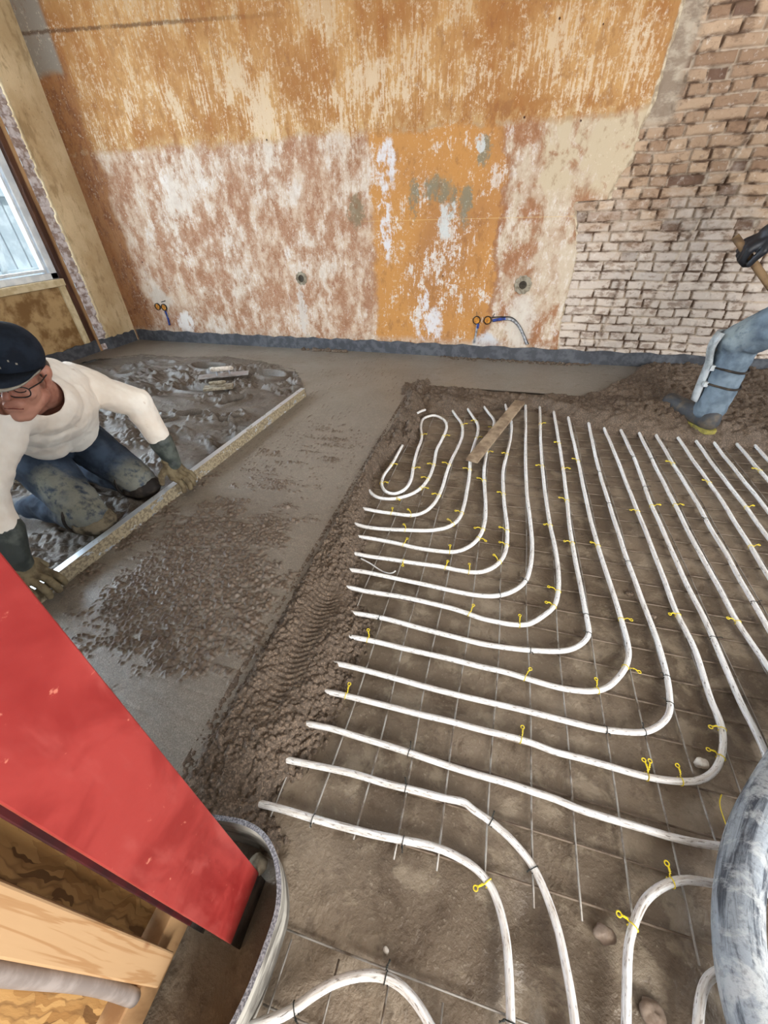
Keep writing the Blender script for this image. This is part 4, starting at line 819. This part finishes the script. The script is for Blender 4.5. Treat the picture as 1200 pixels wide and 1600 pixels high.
tr=empty('finishing_trowel',(-2.25,2.85,.02)); tag(tr,'steel finishing trowel with a pale handle resting on the trodden mortar','trowel')
pc=at(350,588,.02); dx=at(388,585,.02)-at(312,592,.02); dx/=np.linalg.norm(dx); dy=np.array([-dx[1],dx[0],0])
def ob(c,a,b,z0,z1): c=np.array(c); return ([tuple(c+dx*sa*a+dy*sb*b+np.array([0,0,z0-c[2]])) for sa,sb in ((-1,-1),(1,-1),(1,1),(-1,1))],[tuple(c+dx*sa*a+dy*sb*b+np.array([0,0,z1-c[2]])) for sa,sb in ((-1,-1),(1,-1),(1,1),(-1,1))])
MB().hexa(*ob(pc,.20,.055,.030,.033)).build('blade',M['trowelsteel'],tr)
for s_ in (-.05,.05): MB().caps(pc+dx*s_+np.array([0,0,.012]),.006,pc+dx*s_+np.array([0,0,.06]),.006).build('bracket',M['trowelsteel'],tr,True)
MB().caps(pc-dx*.075+np.array([0,0,.062]),.019,pc+dx*.075+np.array([0,0,.062]),.017).build('handle',M['handle'],tr,True)
tr2=empty('float_trowel',(-2.3,2.6,.02)); tag(tr2,'mud-covered hand float lying in front of the finishing trowel','trowel')
pc2=at(341,603,.03); MB().hexa(*ob(pc2,.11,.045,.010,.030)).build('float_board',M['ringmortar'],tr2,bevel=.004)
MB().caps(pc2-dx*.05+np.array([0,0,.025]),.015,pc2+dx*.05+np.array([0,0,.025]),.015).build('handle',M['ringmortar'],tr2,True)
# ================================================================ PEOPLE
def hand(mb,wrist,palm_dir,norm,thumb_side,curl,s=1.,rf=1.15):
    """palm, four unequal curled fingers and a side thumb. palm_dir: wrist to knuckles; norm: back of hand; curl radians per joint"""
    d=np.array(palm_dir,float); d/=np.linalg.norm(d); n=np.array(norm,float); n-=d*np.dot(n,d); n/=np.linalg.norm(n); sd=np.cross(d,n)*thumb_side; w=np.array(wrist,float)
    k0=w+d*.085*s
    for t in (-.028,-.010,.010,.028): mb.caps(w+d*.01*s+sd*t*.6*s,.017*s*rf,k0+sd*t*s,.013*s*rf)
    mb.caps(w-d*.02*s,.026*s,w+d*.03*s,.024*s*rf)
    for t,L in ((.032,.92),(.011,1.0),(-.011,.94),(-.031,.76)):
        p=k0+sd*t*s; a=.25; 
        for j,(l,r) in enumerate(((.042,.0108),(.027,.0098),(.022,.0088))):
            a+=curl[j]; dd=d*math.cos(a)-n*math.sin(a)+sd*t*.6; q=p+dd*l*L*s; mb.caps(p,r*s*rf,q,(r-.0008)*s*rf,12); p=q
    p=w+d*.022*s+sd*.026*s; q=p+(d*.6+sd*.7-n*.35)*.042*s; mb.caps(p,.015*s*rf,q,.012*s*rf,12); p2=q+(d*.85+sd*.05-n*.5)*.032*s; mb.caps(q,.012*s*rf,p2,.010*s*rf,12); mb.caps(p2,.010*s*rf,p2+(d*.7-n*.7)*.022*s,.0085*s*rf,12)
def folds(amp,fx,fy,fz,seed=0,fine=.0015):
    def f(P,N):
        a=fbm(P[:,0]*fx+seed,P[:,1]*fy,3,P[:,2]*fz); r=1-np.abs(a-.5)*4; b=fbm(P[:,0]*9+seed,P[:,1]*9,2,P[:,2]*9)
        return amp*(np.clip(r,-1,1))*.6+amp*(b-.5)*1.2+fine*(fbm(P[:,0]*40,P[:,1]*40,2,P[:,2]*40)-.5)
    return f
def grip(mb,wr,y0,dr,xk,zk,s=1.):
    """gloved hand laid over a bar running along y: fingers reach over to +x and bend down, thumb behind; dr=+1 index finger at +y"""
    wr=np.array(wr,float); mb.caps(wr+[0,0,.02],.032*s,wr-[0,0,.01],.030*s)
    for i,(ln,r) in enumerate(((.95,.0118),(1.04,.0120),(.99,.0115),(.80,.0106))):
        y=y0+dr*(.036-.024*i)*s; k=np.array([xk-.004*abs(i-1.3),y,zk+.004-.003*abs(i-1.2)]); mb.caps(wr+[0,(y-y0)*.45,-.004],.022*s,k,.0145*s,14)
        p=k; 
        for (dx,dz,l) in ((.92,-.38,.040),(.45,-.90,.026),(-.10,-1.,.020)):
            q=p+np.array([dx,dr*(.10-.07*i),dz])*l*ln*s; mb.caps(p,r*s,q,(r-.0008)*s,12); p=q
    a=wr+[-.008,dr*.024,-.012]; b_=a+[-.020,dr*.030,-.030]; c_=b_+[.004,dr*.012,-.030]; mb.caps(a,.018*s,b_,.0135*s,12); mb.caps(b_,.013*s,c_,.011*s,12)
# ---- kneeling man
HM=np.array([[.808,.533,.251],[.554,-.832,-.016],[-.201,-.152,.968]]); HC=np.array([-1.482,.918,.702])
def hd(x,y,z): return HM@np.array([x,y,z])+HC
J=dict(pel=(-1.95,1.18,.31),wai=(-1.85,1.13,.42),che=(-1.68,1.06,.55),nb=(-1.535,1.00,.625),sL=(-1.66,1.20,.575),sR=(-1.54,.86,.595),eL=(-1.475,1.305,.455),wL=(-1.435,1.325,.175),eR=(-1.52,.68,.42),wR=(-1.485,.61,.19),
       hR=(-1.93,1.07,.28),hL=(-1.95,1.29,.28),kR=(-1.575,.95,.085),kL=(-1.585,1.235,.080),aR=(-1.98,.98,.055),aL=(-2.0,1.30,.055),tR=(-2.15,.96,.03),tL=(-2.17,1.32,.03))
J={k:np.array(v) for k,v in J.items()}
man=empty('person',(-1.8,1.1,0)); tag(man,'kneeling person in a cream long-sleeved shirt, jeans and dark cap holding the straightedge','person')
b=MB()
b.ell(hd(0,-.012,.055),(.076,.096,.088),HM); b.ell(hd(0,.035,-.02),(.063,.062,.085),HM); b.ell(hd(0,.058,-.082),(.044,.040,.036),HM)   # cranium, face, jaw
b.caps(hd(-.05,.01,-.06),.026,hd(-.015,.075,-.098),.020); b.caps(hd(.05,.01,-.06),.026,hd(.015,.075,-.098),.020); b.ell(hd(0,.085,-.100),(.020,.016,.016),HM)
b.caps(hd(-.032,.078,.018),.013,hd(.032,.078,.018),.013); b.caps(hd(0,.090,.014),.009,hd(0,.116,-.016),.0115); b.caps(hd(0,.085,-.02),.016,hd(0,.108,-.018),.010); b.ell(hd(.010,.097,-.022),(.009,.011,.007),HM); b.ell(hd(-.010,.097,-.022),(.009,.011,.007),HM)
for s_ in (1,-1):
    b.ell(hd(.040*s_,.066,-.024),(.022,.022,.020),HM); b.ell(hd(.076*s_,-.012,-.004),(.010,.020,.034),HM); b.ell(hd(.083*s_,-.020,.010),(.009,.016,.022),HM); b.caps(hd(.075*s_,.0,-.03),.008,hd(.078*s_,-.01,-.028),.008)
b.ell(hd(0,.082,-.06),(.032,.020,.026),HM); b.caps(hd(-.020,.097,-.052),.0055,hd(.020,.097,-.052),.0055); b.caps(hd(-.017,.096,-.066),.0065,hd(.017,.096,-.066),.0065)
b.caps(J['nb']-[.02,-.01,.02],.062,hd(0,-.015,-.045),.054)
b.caps(J['nb']-[.03,0,.02],.05,J['che'],.09); b.caps(J['che'],.12,J['wai'],.12); b.caps(J['wai'],.12,J['pel'],.12)
for s_,sh,el,wr in (('L','sL','eL','wL'),('R','sR','eR','wR')):
    b.caps(J['nb']-[.02,0,.03],.045,J[sh]-[0,0,.02],.045); b.caps(J[sh],.046,J[el],.036); b.caps(J[el],.036,J[wr],.026)
for h_,k_,a_,t_ in (('hR','kR','aR','tR'),('hL','kL','aL','tL')):
    b.caps(J[h_],.085,J[k_],.052); b.caps(J[k_],.050,J[a_],.036); b.caps(J[a_],.032,J[t_],.030)
blob(b,'body',M['skin'],man,.0042,3)
mo_=link('lips',tube_mesh([hd(x,.1015-14*x*x*.6,-.0592-.5*abs(x)*.3) for x in np.linspace(-.024,.024,12)],.0022,6),two('lip_line',rgb(120,62,54),rgb(104,54,46),30),man,True)
for s_ in (1,-1):
    link('eyebrow',tube_mesh([hd(s_*x,.0935-.9*max(0,x-.02)**1.2,.021+.004*math.sin((x-.012)*70)) for x in np.linspace(.012,.05,10)],.0036,6,rf=np.array([.0015,.003,.004,.0042,.004,.0038,.0034,.003,.0022,.001])),two('grey_brow_hair',rgb(96,84,74),rgb(70,60,54),80),man,True)
    link('eyelid',tube_mesh([hd(s_*(.032+.015*math.cos(q)),.0955-.004*abs(math.cos(q)),-.001-.006*math.sin(q)) for q in np.linspace(0,math.pi,12)],.0014,6),M['frame'],man,True)
# shirt
sh=MB(); sh.ell(J['che']+[.02,-.0,-.01],(.16,.20,.155)); sh.ell((J['che']+J['wai'])/2,(.165,.19,.165)); sh.ell(J['wai']+[.01,0,.0],(.15,.17,.145))
sh.caps(J['nb']+np.array([-.05,.03,-.05]),.095,J['sL']-[.01,.02,.01],.075); sh.caps(J['nb']+np.array([-.05,.0,-.05]),.095,J['sR'],.078); sh.caps(J['che'],.15,J['nb']+np.array([-.035,.01,-.06]),.11)
sh.caps(J['che']+[.0,-.1,-.03],.10,J['wai']+[.10,-.07,-.03],.095); sh.caps(J['che']+[.02,.06,-.05],.12,J['wai']+[.10,.03,-.04],.10)
eL2=J['eL']; cl=J['eL']+(J['wL']-J['eL'])*.62; cr=J['eR']+(J['wR']-J['eR'])*.55
sh.caps(J['sL'],.074,J['eL'],.058); sh.caps(J['eL'],.057,cl,.043); sh.caps(J['sR'],.074,J['eR'],.058); sh.caps(J['eR'],.056,cr,.045)
so=blob(sh,'shirt',M['shirt'],man,.0052,6,folds(.013,6,15,11,3))
# neckline: cut the shirt away round the neck with a tilted plane and sleeve ends
def edge_relax(bm,it=14):
    bd=[v for v in bm.verts if v.is_boundary]; nb_={v:[e.other_vert(v) for e in v.link_edges if e.is_boundary] for v in bd}
    for _ in range(it):
        new={v:(v.co*.4+sum((w.co for w in nb_[v]),Vector())*(.6/len(nb_[v]))) for v in bd if nb_[v]}
        for v,c in new.items(): v.co=c
    for v in bm.verts:
        if not v.is_boundary and any(w.is_boundary for w in (e.other_vert(v) for e in v.link_edges)): v.co=sum((e.other_vert(v).co for e in v.link_edges),Vector())/len(v.link_edges)
def cut(o,keep):
    me=o.data; bm=bmesh.new(); bm.from_mesh(me); P=co(me); k=keep(P); bm.verts.ensure_lookup_table(); bmesh.ops.delete(bm,geom=[bm.verts[i] for i in np.nonzero(~k)[0]],context='VERTS'); edge_relax(bm); bm.to_mesh(me); bm.free(); me.update()
    m=o.modifiers.new('t','SOLIDIFY'); m.thickness=.003; m.offset=-1
nk=J['nb']+(hd(0,.02,-.06)-J['nb'])*.15+np.array([.015,-.035,.0])
def keepshirt(P):
    ax=hd(0,0,0)-J['nb']; ax/=np.linalg.norm(ax); q=P-nk; h=q@ax; rad=np.linalg.norm(q-np.outer(h,ax),axis=1)
    return ~(((rad<.075)&(h>-.05))|(h>.085)&(rad<.10))
cut(so,keepshirt)
# jeans
jn=MB(); jn.ell(J['pel'],(.15,.18,.14)); jn.ell(J['wai']+[-.03,0,-.05],(.13,.165,.11)); 
for h_,k_,a_ in (('hR','kR','aR'),('hL','kL','aL')):
    jn.caps(J[h_],.110,J[k_]+[-.01,0,.01],.072); jn.caps(J[k_]+[.0,0,.0],.068,J[k_]+[-.03,0,-.01],.064); jn.caps(J[k_],.066,J[a_],.050)
blob(jn,'jeans',M['jeans'],man,.0052,6,folds(.013,9,14,14,8))
blt=MB(); 
# knee pads
for k_,mt,lab in (('kR','kneepad','tan muddy knee pad'),('kL','darkpad','black muddy knee pad')):
    kp=MB(); kp.ell(J[k_]+[.005,0,-.022],(.088,.076,.056)); kp.caps(J[k_]+[-.02,-.05,-.02],.03,J[k_]+[-.02,.05,-.02],.03); o=blob(kp,'knee_pad',M[mt],man,.005,3,folds(.003,20,20,20,5)); o['label']=lab
    st=[J[k_]+np.array([-.055,.078*math.cos(q),.078*math.sin(q)+.005]) for q in np.linspace(0,2*math.pi,28)]; link('strap',tube_mesh(st,.006,8),M['darkpad'],o,True)
for a_,t_ in (('aR','tR'),('aL','tL')):
    bt=MB(); bt.caps(J[a_],.047,J[t_],.038,16,(1,.9)); bt.caps(J[a_]+[.06,0,.0],.052,J[a_],.047); blob(bt,'boot',M['boot'],man,.006,3)
# cap
cp_=MB(); cp_.ell(hd(0,-.012,.064),(.087,.105,.092),HM,32); o=blob(cp_,'cap',M['cap'],man,.0045,2)
me=o.data; P=(co(me)-HC)@HM; bm=bmesh.new(); bm.from_mesh(me); bm.verts.ensure_lookup_table(); bmesh.ops.delete(bm,geom=[bm.verts[i] for i in np.nonzero(P[:,2]<.028+.25*np.clip(P[:,1],0,.1)*0+(P[:,1]>.05)*.012)[0]],context='VERTS'); edge_relax(bm,8); bm.to_mesh(me); bm.free(); cap=o
sm=o.modifiers.new('t','SOLIDIFY'); sm.thickness=.003
def brim(r0,r1,th,name,mat):
    m=MB(); N=26
    for k in range(N+1):
        q=math.radians(8+164*k/N); 
        for r in (r0,r1):
            ex=.088*math.cos(q)*(1 if r==r0 else .96); fy=.010+.085*math.sin(q)+(0 if r==0 else r)*math.sin(q)**.55
            dz=.050-.26*max(0,fy-.085)-1.7*(ex*ex)*(0.5 if r else .5)
            for t in (0,th): m.v.append(hd(ex,fy,dz+t))
    for k in range(N):
        a=4*k; m.f+=[(a+1,a+3,a+7,a+5),(a,a+4,a+6,a+2),(a,a+1,a+5,a+4),(a+2,a+6,a+7,a+3)]
    m.f+=[(0,2,3,1),(4*N,4*N+1,4*N+3,4*N+2)]
    return m.build(name,mat,cap,True)
brim(0,.062,.004,'brim',M['cap']); q=brim(.062,.072,.0042,'brim_edge',M['capgrey']); q['label']='grey trim along the brim edge'
# small pale marks on the cap front
lg=MB()
for (x,z,w) in ((-.030,.072,.010),(-.012,.066,.012),(.006,.070,.008),(-.022,.058,.026),(.03,.088,.004),(.045,.078,.005)):
    y=math.sqrt(max(0,1-(x/.087)**2-((z-.064)/.092)**2))*.105-.012; a,b_,c_,d_=[hd(x+sx*w/2,y+.0025,z+sz*.0028) for sx,sz in ((-1,-1),(1,-1),(1,1),(-1,1))]; lg.add([a,b_,c_,d_],[(0,1,2,3)])
lo_=lg.build('cap_emblem',M['capgrey'],cap); lo_['label']='small pale worn lettering and paint specks'; k=lo_.modifiers.new('t','SOLIDIFY'); k.thickness=.001
# glasses
gs=MB().build('glasses',M['frame'],man); bm=bmesh.new()
for s_ in (1,-1):
    c=[]; 
    for q in np.linspace(0,2*math.pi,33): c.append(hd(s_*.033+.026*np.sign(math.cos(q))*abs(math.cos(q))**.7,.110-.012*abs(.031+.024*math.cos(q)*1)/.055,-.002+.017*np.sign(math.sin(q))*abs(math.sin(q))**.8))
    bm.from_mesh(tube_mesh(c,.0019,8)); bm.from_mesh(tube_mesh([hd(s_*.059,.098,.008),hd(s_*.078,.05,.008),hd(s_*.081,.0,.008),hd(s_*.080,-.02,-.002)],.0021,8))
bm.from_mesh(tube_mesh([hd(-.008,.109,.004),hd(0,.113,.007),hd(.008,.109,.004)],.0018,8)); bm.to_mesh(gs.data); bm.free()
hair=MB(); 
for s_ in (1,-1): hair.ell(hd(s_*.068,-.035,.012),(.014,.04,.03),HM)
hair.ell(hd(0,-.075,.0),(.06,.03,.045),HM); blob(hair,'hair',two('short_grey_hair',rgb(110,100,92),rgb(80,72,66),60,.4,.6,.9,.2,.4,200),man,.004,2)
# gloves
gL=MB(); grip(gL,(-1.445,1.318,.150),1.325,-1,-1.425,.092,1.1); og=blob(gL,'glove',M['glove'],man,.0028,1,folds(.0010,30,30,30,2))
cf=MB(); cf.caps(J['wL']+[0,0,.005],.038,cl+[.003,0,-.012],.051,20); cf.caps(J['wL'],.037,(-1.43,1.322,.155),.034,20); ogc=blob(cf,'gauntlet',M['gauntlet'],man,.004,2,folds(.002,20,20,10,4)); ogc['label']='dark rubber gauntlet cuff'
gR=MB(); grip(gR,(-1.492,.61,.150),.605,1,-1.472,.092,1.1); blob(gR,'glove',M['glove'],man,.0028,1,folds(.0010,30,30,30,6))
cf=MB(); cf.caps(J['wR']+[0,0,.0],.038,cr+[.0,0,-.01],.052,20); cf.caps(J['wR'],.037,(-1.49,.61,.155),.034,20); blob(cf,'gauntlet',M['gauntlet'],man,.004,2,folds(.002,20,20,10,4))
# ---- second worker, stepping in from the right
K=dict(aF=(1.205,2.60,.105),he=(1.225,2.56,.065),to=(1.095,2.80,.075),kF=(1.185,2.58,.50),hF=(1.50,2.27,.86),pel=(1.60,2.33,.92),hB=(1.68,2.42,.86),kB=(1.72,2.75,.47),aB=(1.95,2.62,.10),toB=(1.82,2.86,.06),che=(1.52,2.42,1.25),nb=(1.46,2.44,1.42),head=(1.40,2.46,1.56),sL=(1.40,2.27,1.36),sR=(1.56,2.60,1.36),eL=(1.29,2.44,1.13),wL=(1.105,2.585,.955),eR=(1.48,2.78,1.12),wR=(1.32,2.72,1.20-.1))
K={k:np.array(v) for k,v in K.items()}
m2=empty('person',(1.5,2.5,0)); tag(m2,'worker at right edge in blue trousers and muddy boot stepping onto the mortar heap','person')
b=MB(); b.ell(K['head']+[0,0,.03],(.078,.092,.10)); b.ell(K['head']+[-.03,.02,-.03],(.06,.062,.08)); b.caps(K['head']+[-.09,.04,.0],.012,K['head']+[-.105,.05,-.02],.014); b.caps(K['nb'],.055,K['head'],.052)
for dx_,dy_ in ((-.03,-.07),(.02,.085)): b.ell(K['head']+[dx_+.03,dy_,0],(.018,.012,.032))
b.caps(K['nb'],.07,K['che'],.13); b.caps(K['che'],.135,K['pel'],.13)
for a,c,d,e in (('hF','kF','aF','to'),('hB','kB','aB','toB')): b.caps(K[a],.09,K[c],.055); b.caps(K[c],.052,K[d],.038); b.caps(K[d],.030,K[e]*.6+K[d]*.4,.024)
for a,c,d in (('sL','eL','wL'),('sR','eR','wR')): b.caps(K['nb'],.06,K[a],.055); b.caps(K[a],.05,K[c],.04); b.caps(K[c],.038,K[d],.027)
blob(b,'body',M['skin'],m2,.006,3)
jn=MB(); jn.ell(K['pel'],(.15,.16,.14)); jn.caps(K['hF'],.115,K['kF']+[.01,.01,-.005],.083); jn.caps(K['kF']+[.02,.01,0],.080,K['aF']+[.01,.0,.13],.072); jn.caps(K['aF']+[.012,0,.13],.073,K['aF']+[.012,.0,.015],.070)
jn.caps(K['hB'],.115,K['kB'],.082); jn.caps(K['kB'],.078,K['aB']+[0,0,.02],.066)
blob(jn,'trousers',M['jeans2'],m2,.0058,5,folds(.014,9,9,14,1))
js=MB(); js.caps(K['pel']+[0,0,.08],.16,K['che'],.175); js.caps(K['che'],.17,K['nb']+[0,0,-.06],.12)
for a,c,d in (('sL','eL','wL'),('sR','eR','wR')): js.caps(K['nb']+[0,0,-.05],.09,K[a],.078); js.caps(K[a],.072,K[c],.058); js.caps(K[c],.056,K[c]+(K[d]-K[c])*.6,.046)
blob(js,'jacket',two('dark_work_jacket',rgb(58,72,84),rgb(40,50,60),12,.4,.6,.9,.2,.3,120),m2,.0065,5,folds(.009,8,8,10,6))
ht=MB(); ht.ell(K['head']+[0,0,.06],(.088,.10,.085)); blob(ht,'knit_hat',M['cap'],m2,.006,3)
# boots
bt=MB(); bt.caps(K['he']+[0,0,.0],.052,K['to']+[-.005,.01,.0],.050,18,(1.,1.)); bt.caps(K['aF']+[.005,0,.03],.056,K['he']+[0,0,.02],.05); bt.caps((K['he']+K['to'])/2+[.01,-.01,.015],.046,K['aF'],.048)
blob(bt,'boot',M['boot'],m2,.005,4,folds(.002,20,20,20,3))
so_=MB(); t=K['to']-K['he']; t/=np.linalg.norm(t); sdv=np.array([t[1],-t[0],0]); pts=[]
for u,w in ((-.052,.022),(-.035,.040),(.03,.043),(.12,.042),(.20,.050),(.26,.048),(.30,.030)): pts.append((u,w))
pl=[K['he']+t*u+sdv*w for u,w in pts]+[K['he']+t*u-sdv*w for u,w in pts[::-1]]
so_.hexa([(p[0],p[1],.000+ (p[2]-.055)*.3) for p in pl],[(p[0],p[1],.026+(p[2]-.055)*.3) for p in pl]); o=so_.build('boot_sole',M['sole'],m2,bevel=.006); o['label']='muddy yellow boot sole'
bt=MB(); bt.caps(K['aB']+[.02,-.02,-.05],.045,K['toB']+[0,0,-.02],.04); bt.caps(K['aB']+[0,0,.03],.055,K['aB']+[.0,0,-.04],.05); blob(bt,'boot',M['boot'],m2,.007,4)
# long knee and shin pad strapped on the front
A=K['kF']+np.array([-.075,.035,.035]); B=K['aF']+np.array([-.068,.035,.055]); fr_=np.array([-.9,.42,.05]); ac=np.array([.42,.9,0]); m=MB(); N=14
for i in range(N+1):
    u=i/N; c=A+(B-A)*u; w=(.050 if u<.35 else .050-.018*min(1,(u-.35)/.25)); bul=.016*math.sin(min(1,u/.4)*math.pi) if u<.4 else 0
    for j in range(7):
        v=(j-3)/3; base=c+ac*w*v+fr_*(bul+.012-.030*v*v)
        m.v.append(tuple(base)); 
for i in range(N):
    for j in range(6): a=i*7+j; m.f.append((a,a+7,a+8,a+1))
kp=m.build('shin_pad',M['padshell'],m2,True); q=kp.modifiers.new('t','SOLIDIFY'); q.thickness=.012; kp['label']='light grey strapped knee and shin pad'
for zc in (.36,.27):
    u=(K['kF'][2]-zc)/(K['kF'][2]-K['aF'][2]); c=K['kF']+(K['aF']-K['kF'])*u+[.02,.005,0]; rr=.083
    P=[c+np.array([rr*math.cos(q),rr*1.02*math.sin(q),.006*math.sin(q*2)]) for q in np.linspace(0,2*math.pi,40)]
    link('strap',tube_mesh(P,.006,8),M['darkpad'],kp,True); MB().box(tuple(c+[-.100,-.03,-.014]),tuple(c+[-.078,.01,.014])).build('buckle',M['padshell'],kp,bevel=.002)
# glove on the shovel shaft
g2=MB(); hand(g2,(1.125,2.575,.955),(-.65,.10,-.35),(-.25,-.35,.85),-1,(.7,.9,.7),1.12,1.3); g2.caps(K['wL'],.042,K['eL']+(K['wL']-K['eL'])*.45,.054)
blob(g2,'glove',M['blackglove'],m2,.004,2,folds(.0015,30,30,30,2))
g3=MB(); hand(g3,K['wR'],(-.5,-.4,-.5),(-.4,.4,.6),1,(.7,.9,.7),1.1,1.3); blob(g3,'glove',M['blackglove'],m2,.005,2)
shv=empty('shovel',(1.9,2.9,0)); tag(shv,'wooden tool shaft held in the black glove at the right edge','shovel')
s0=np.array(aty(1158,383,2.60)); s1=np.array(aty(1225,478,2.50)); dd=(s1-s0)/np.linalg.norm(s1-s0); tt=(.05-s0[2])/dd[2]; s2=s0+dd*tt
link('shaft',tube_mesh([s0-dd*.05,s0,s0+dd*tt*.5,s2],.016,14),M['shaft'],shv,True)
sb=MB(); ax=np.cross(dd,[0,0,1]); ax/=np.linalg.norm(ax); up_=np.cross(ax,dd)
grid=[]
for i in range(9):
    u=i/8; w=.11*(1-.55*max(0,u-.5)**1.5*2.2)
    for j in range(7): v=(j-3)/3; sb.v.append(tuple(s2+dd*(u*.12)+np.array([dd[0],dd[1],0])*u*.14+ax*w*v+up_*(.02*v*v)))
for i in range(8):
    for j in range(6): a=i*7+j; sb.f.append((a,a+1,a+8,a+7))
q=sb.build('blade',M['trowelsteel'],shv,True); k=q.modifiers.new('t','SOLIDIFY'); k.thickness=.003
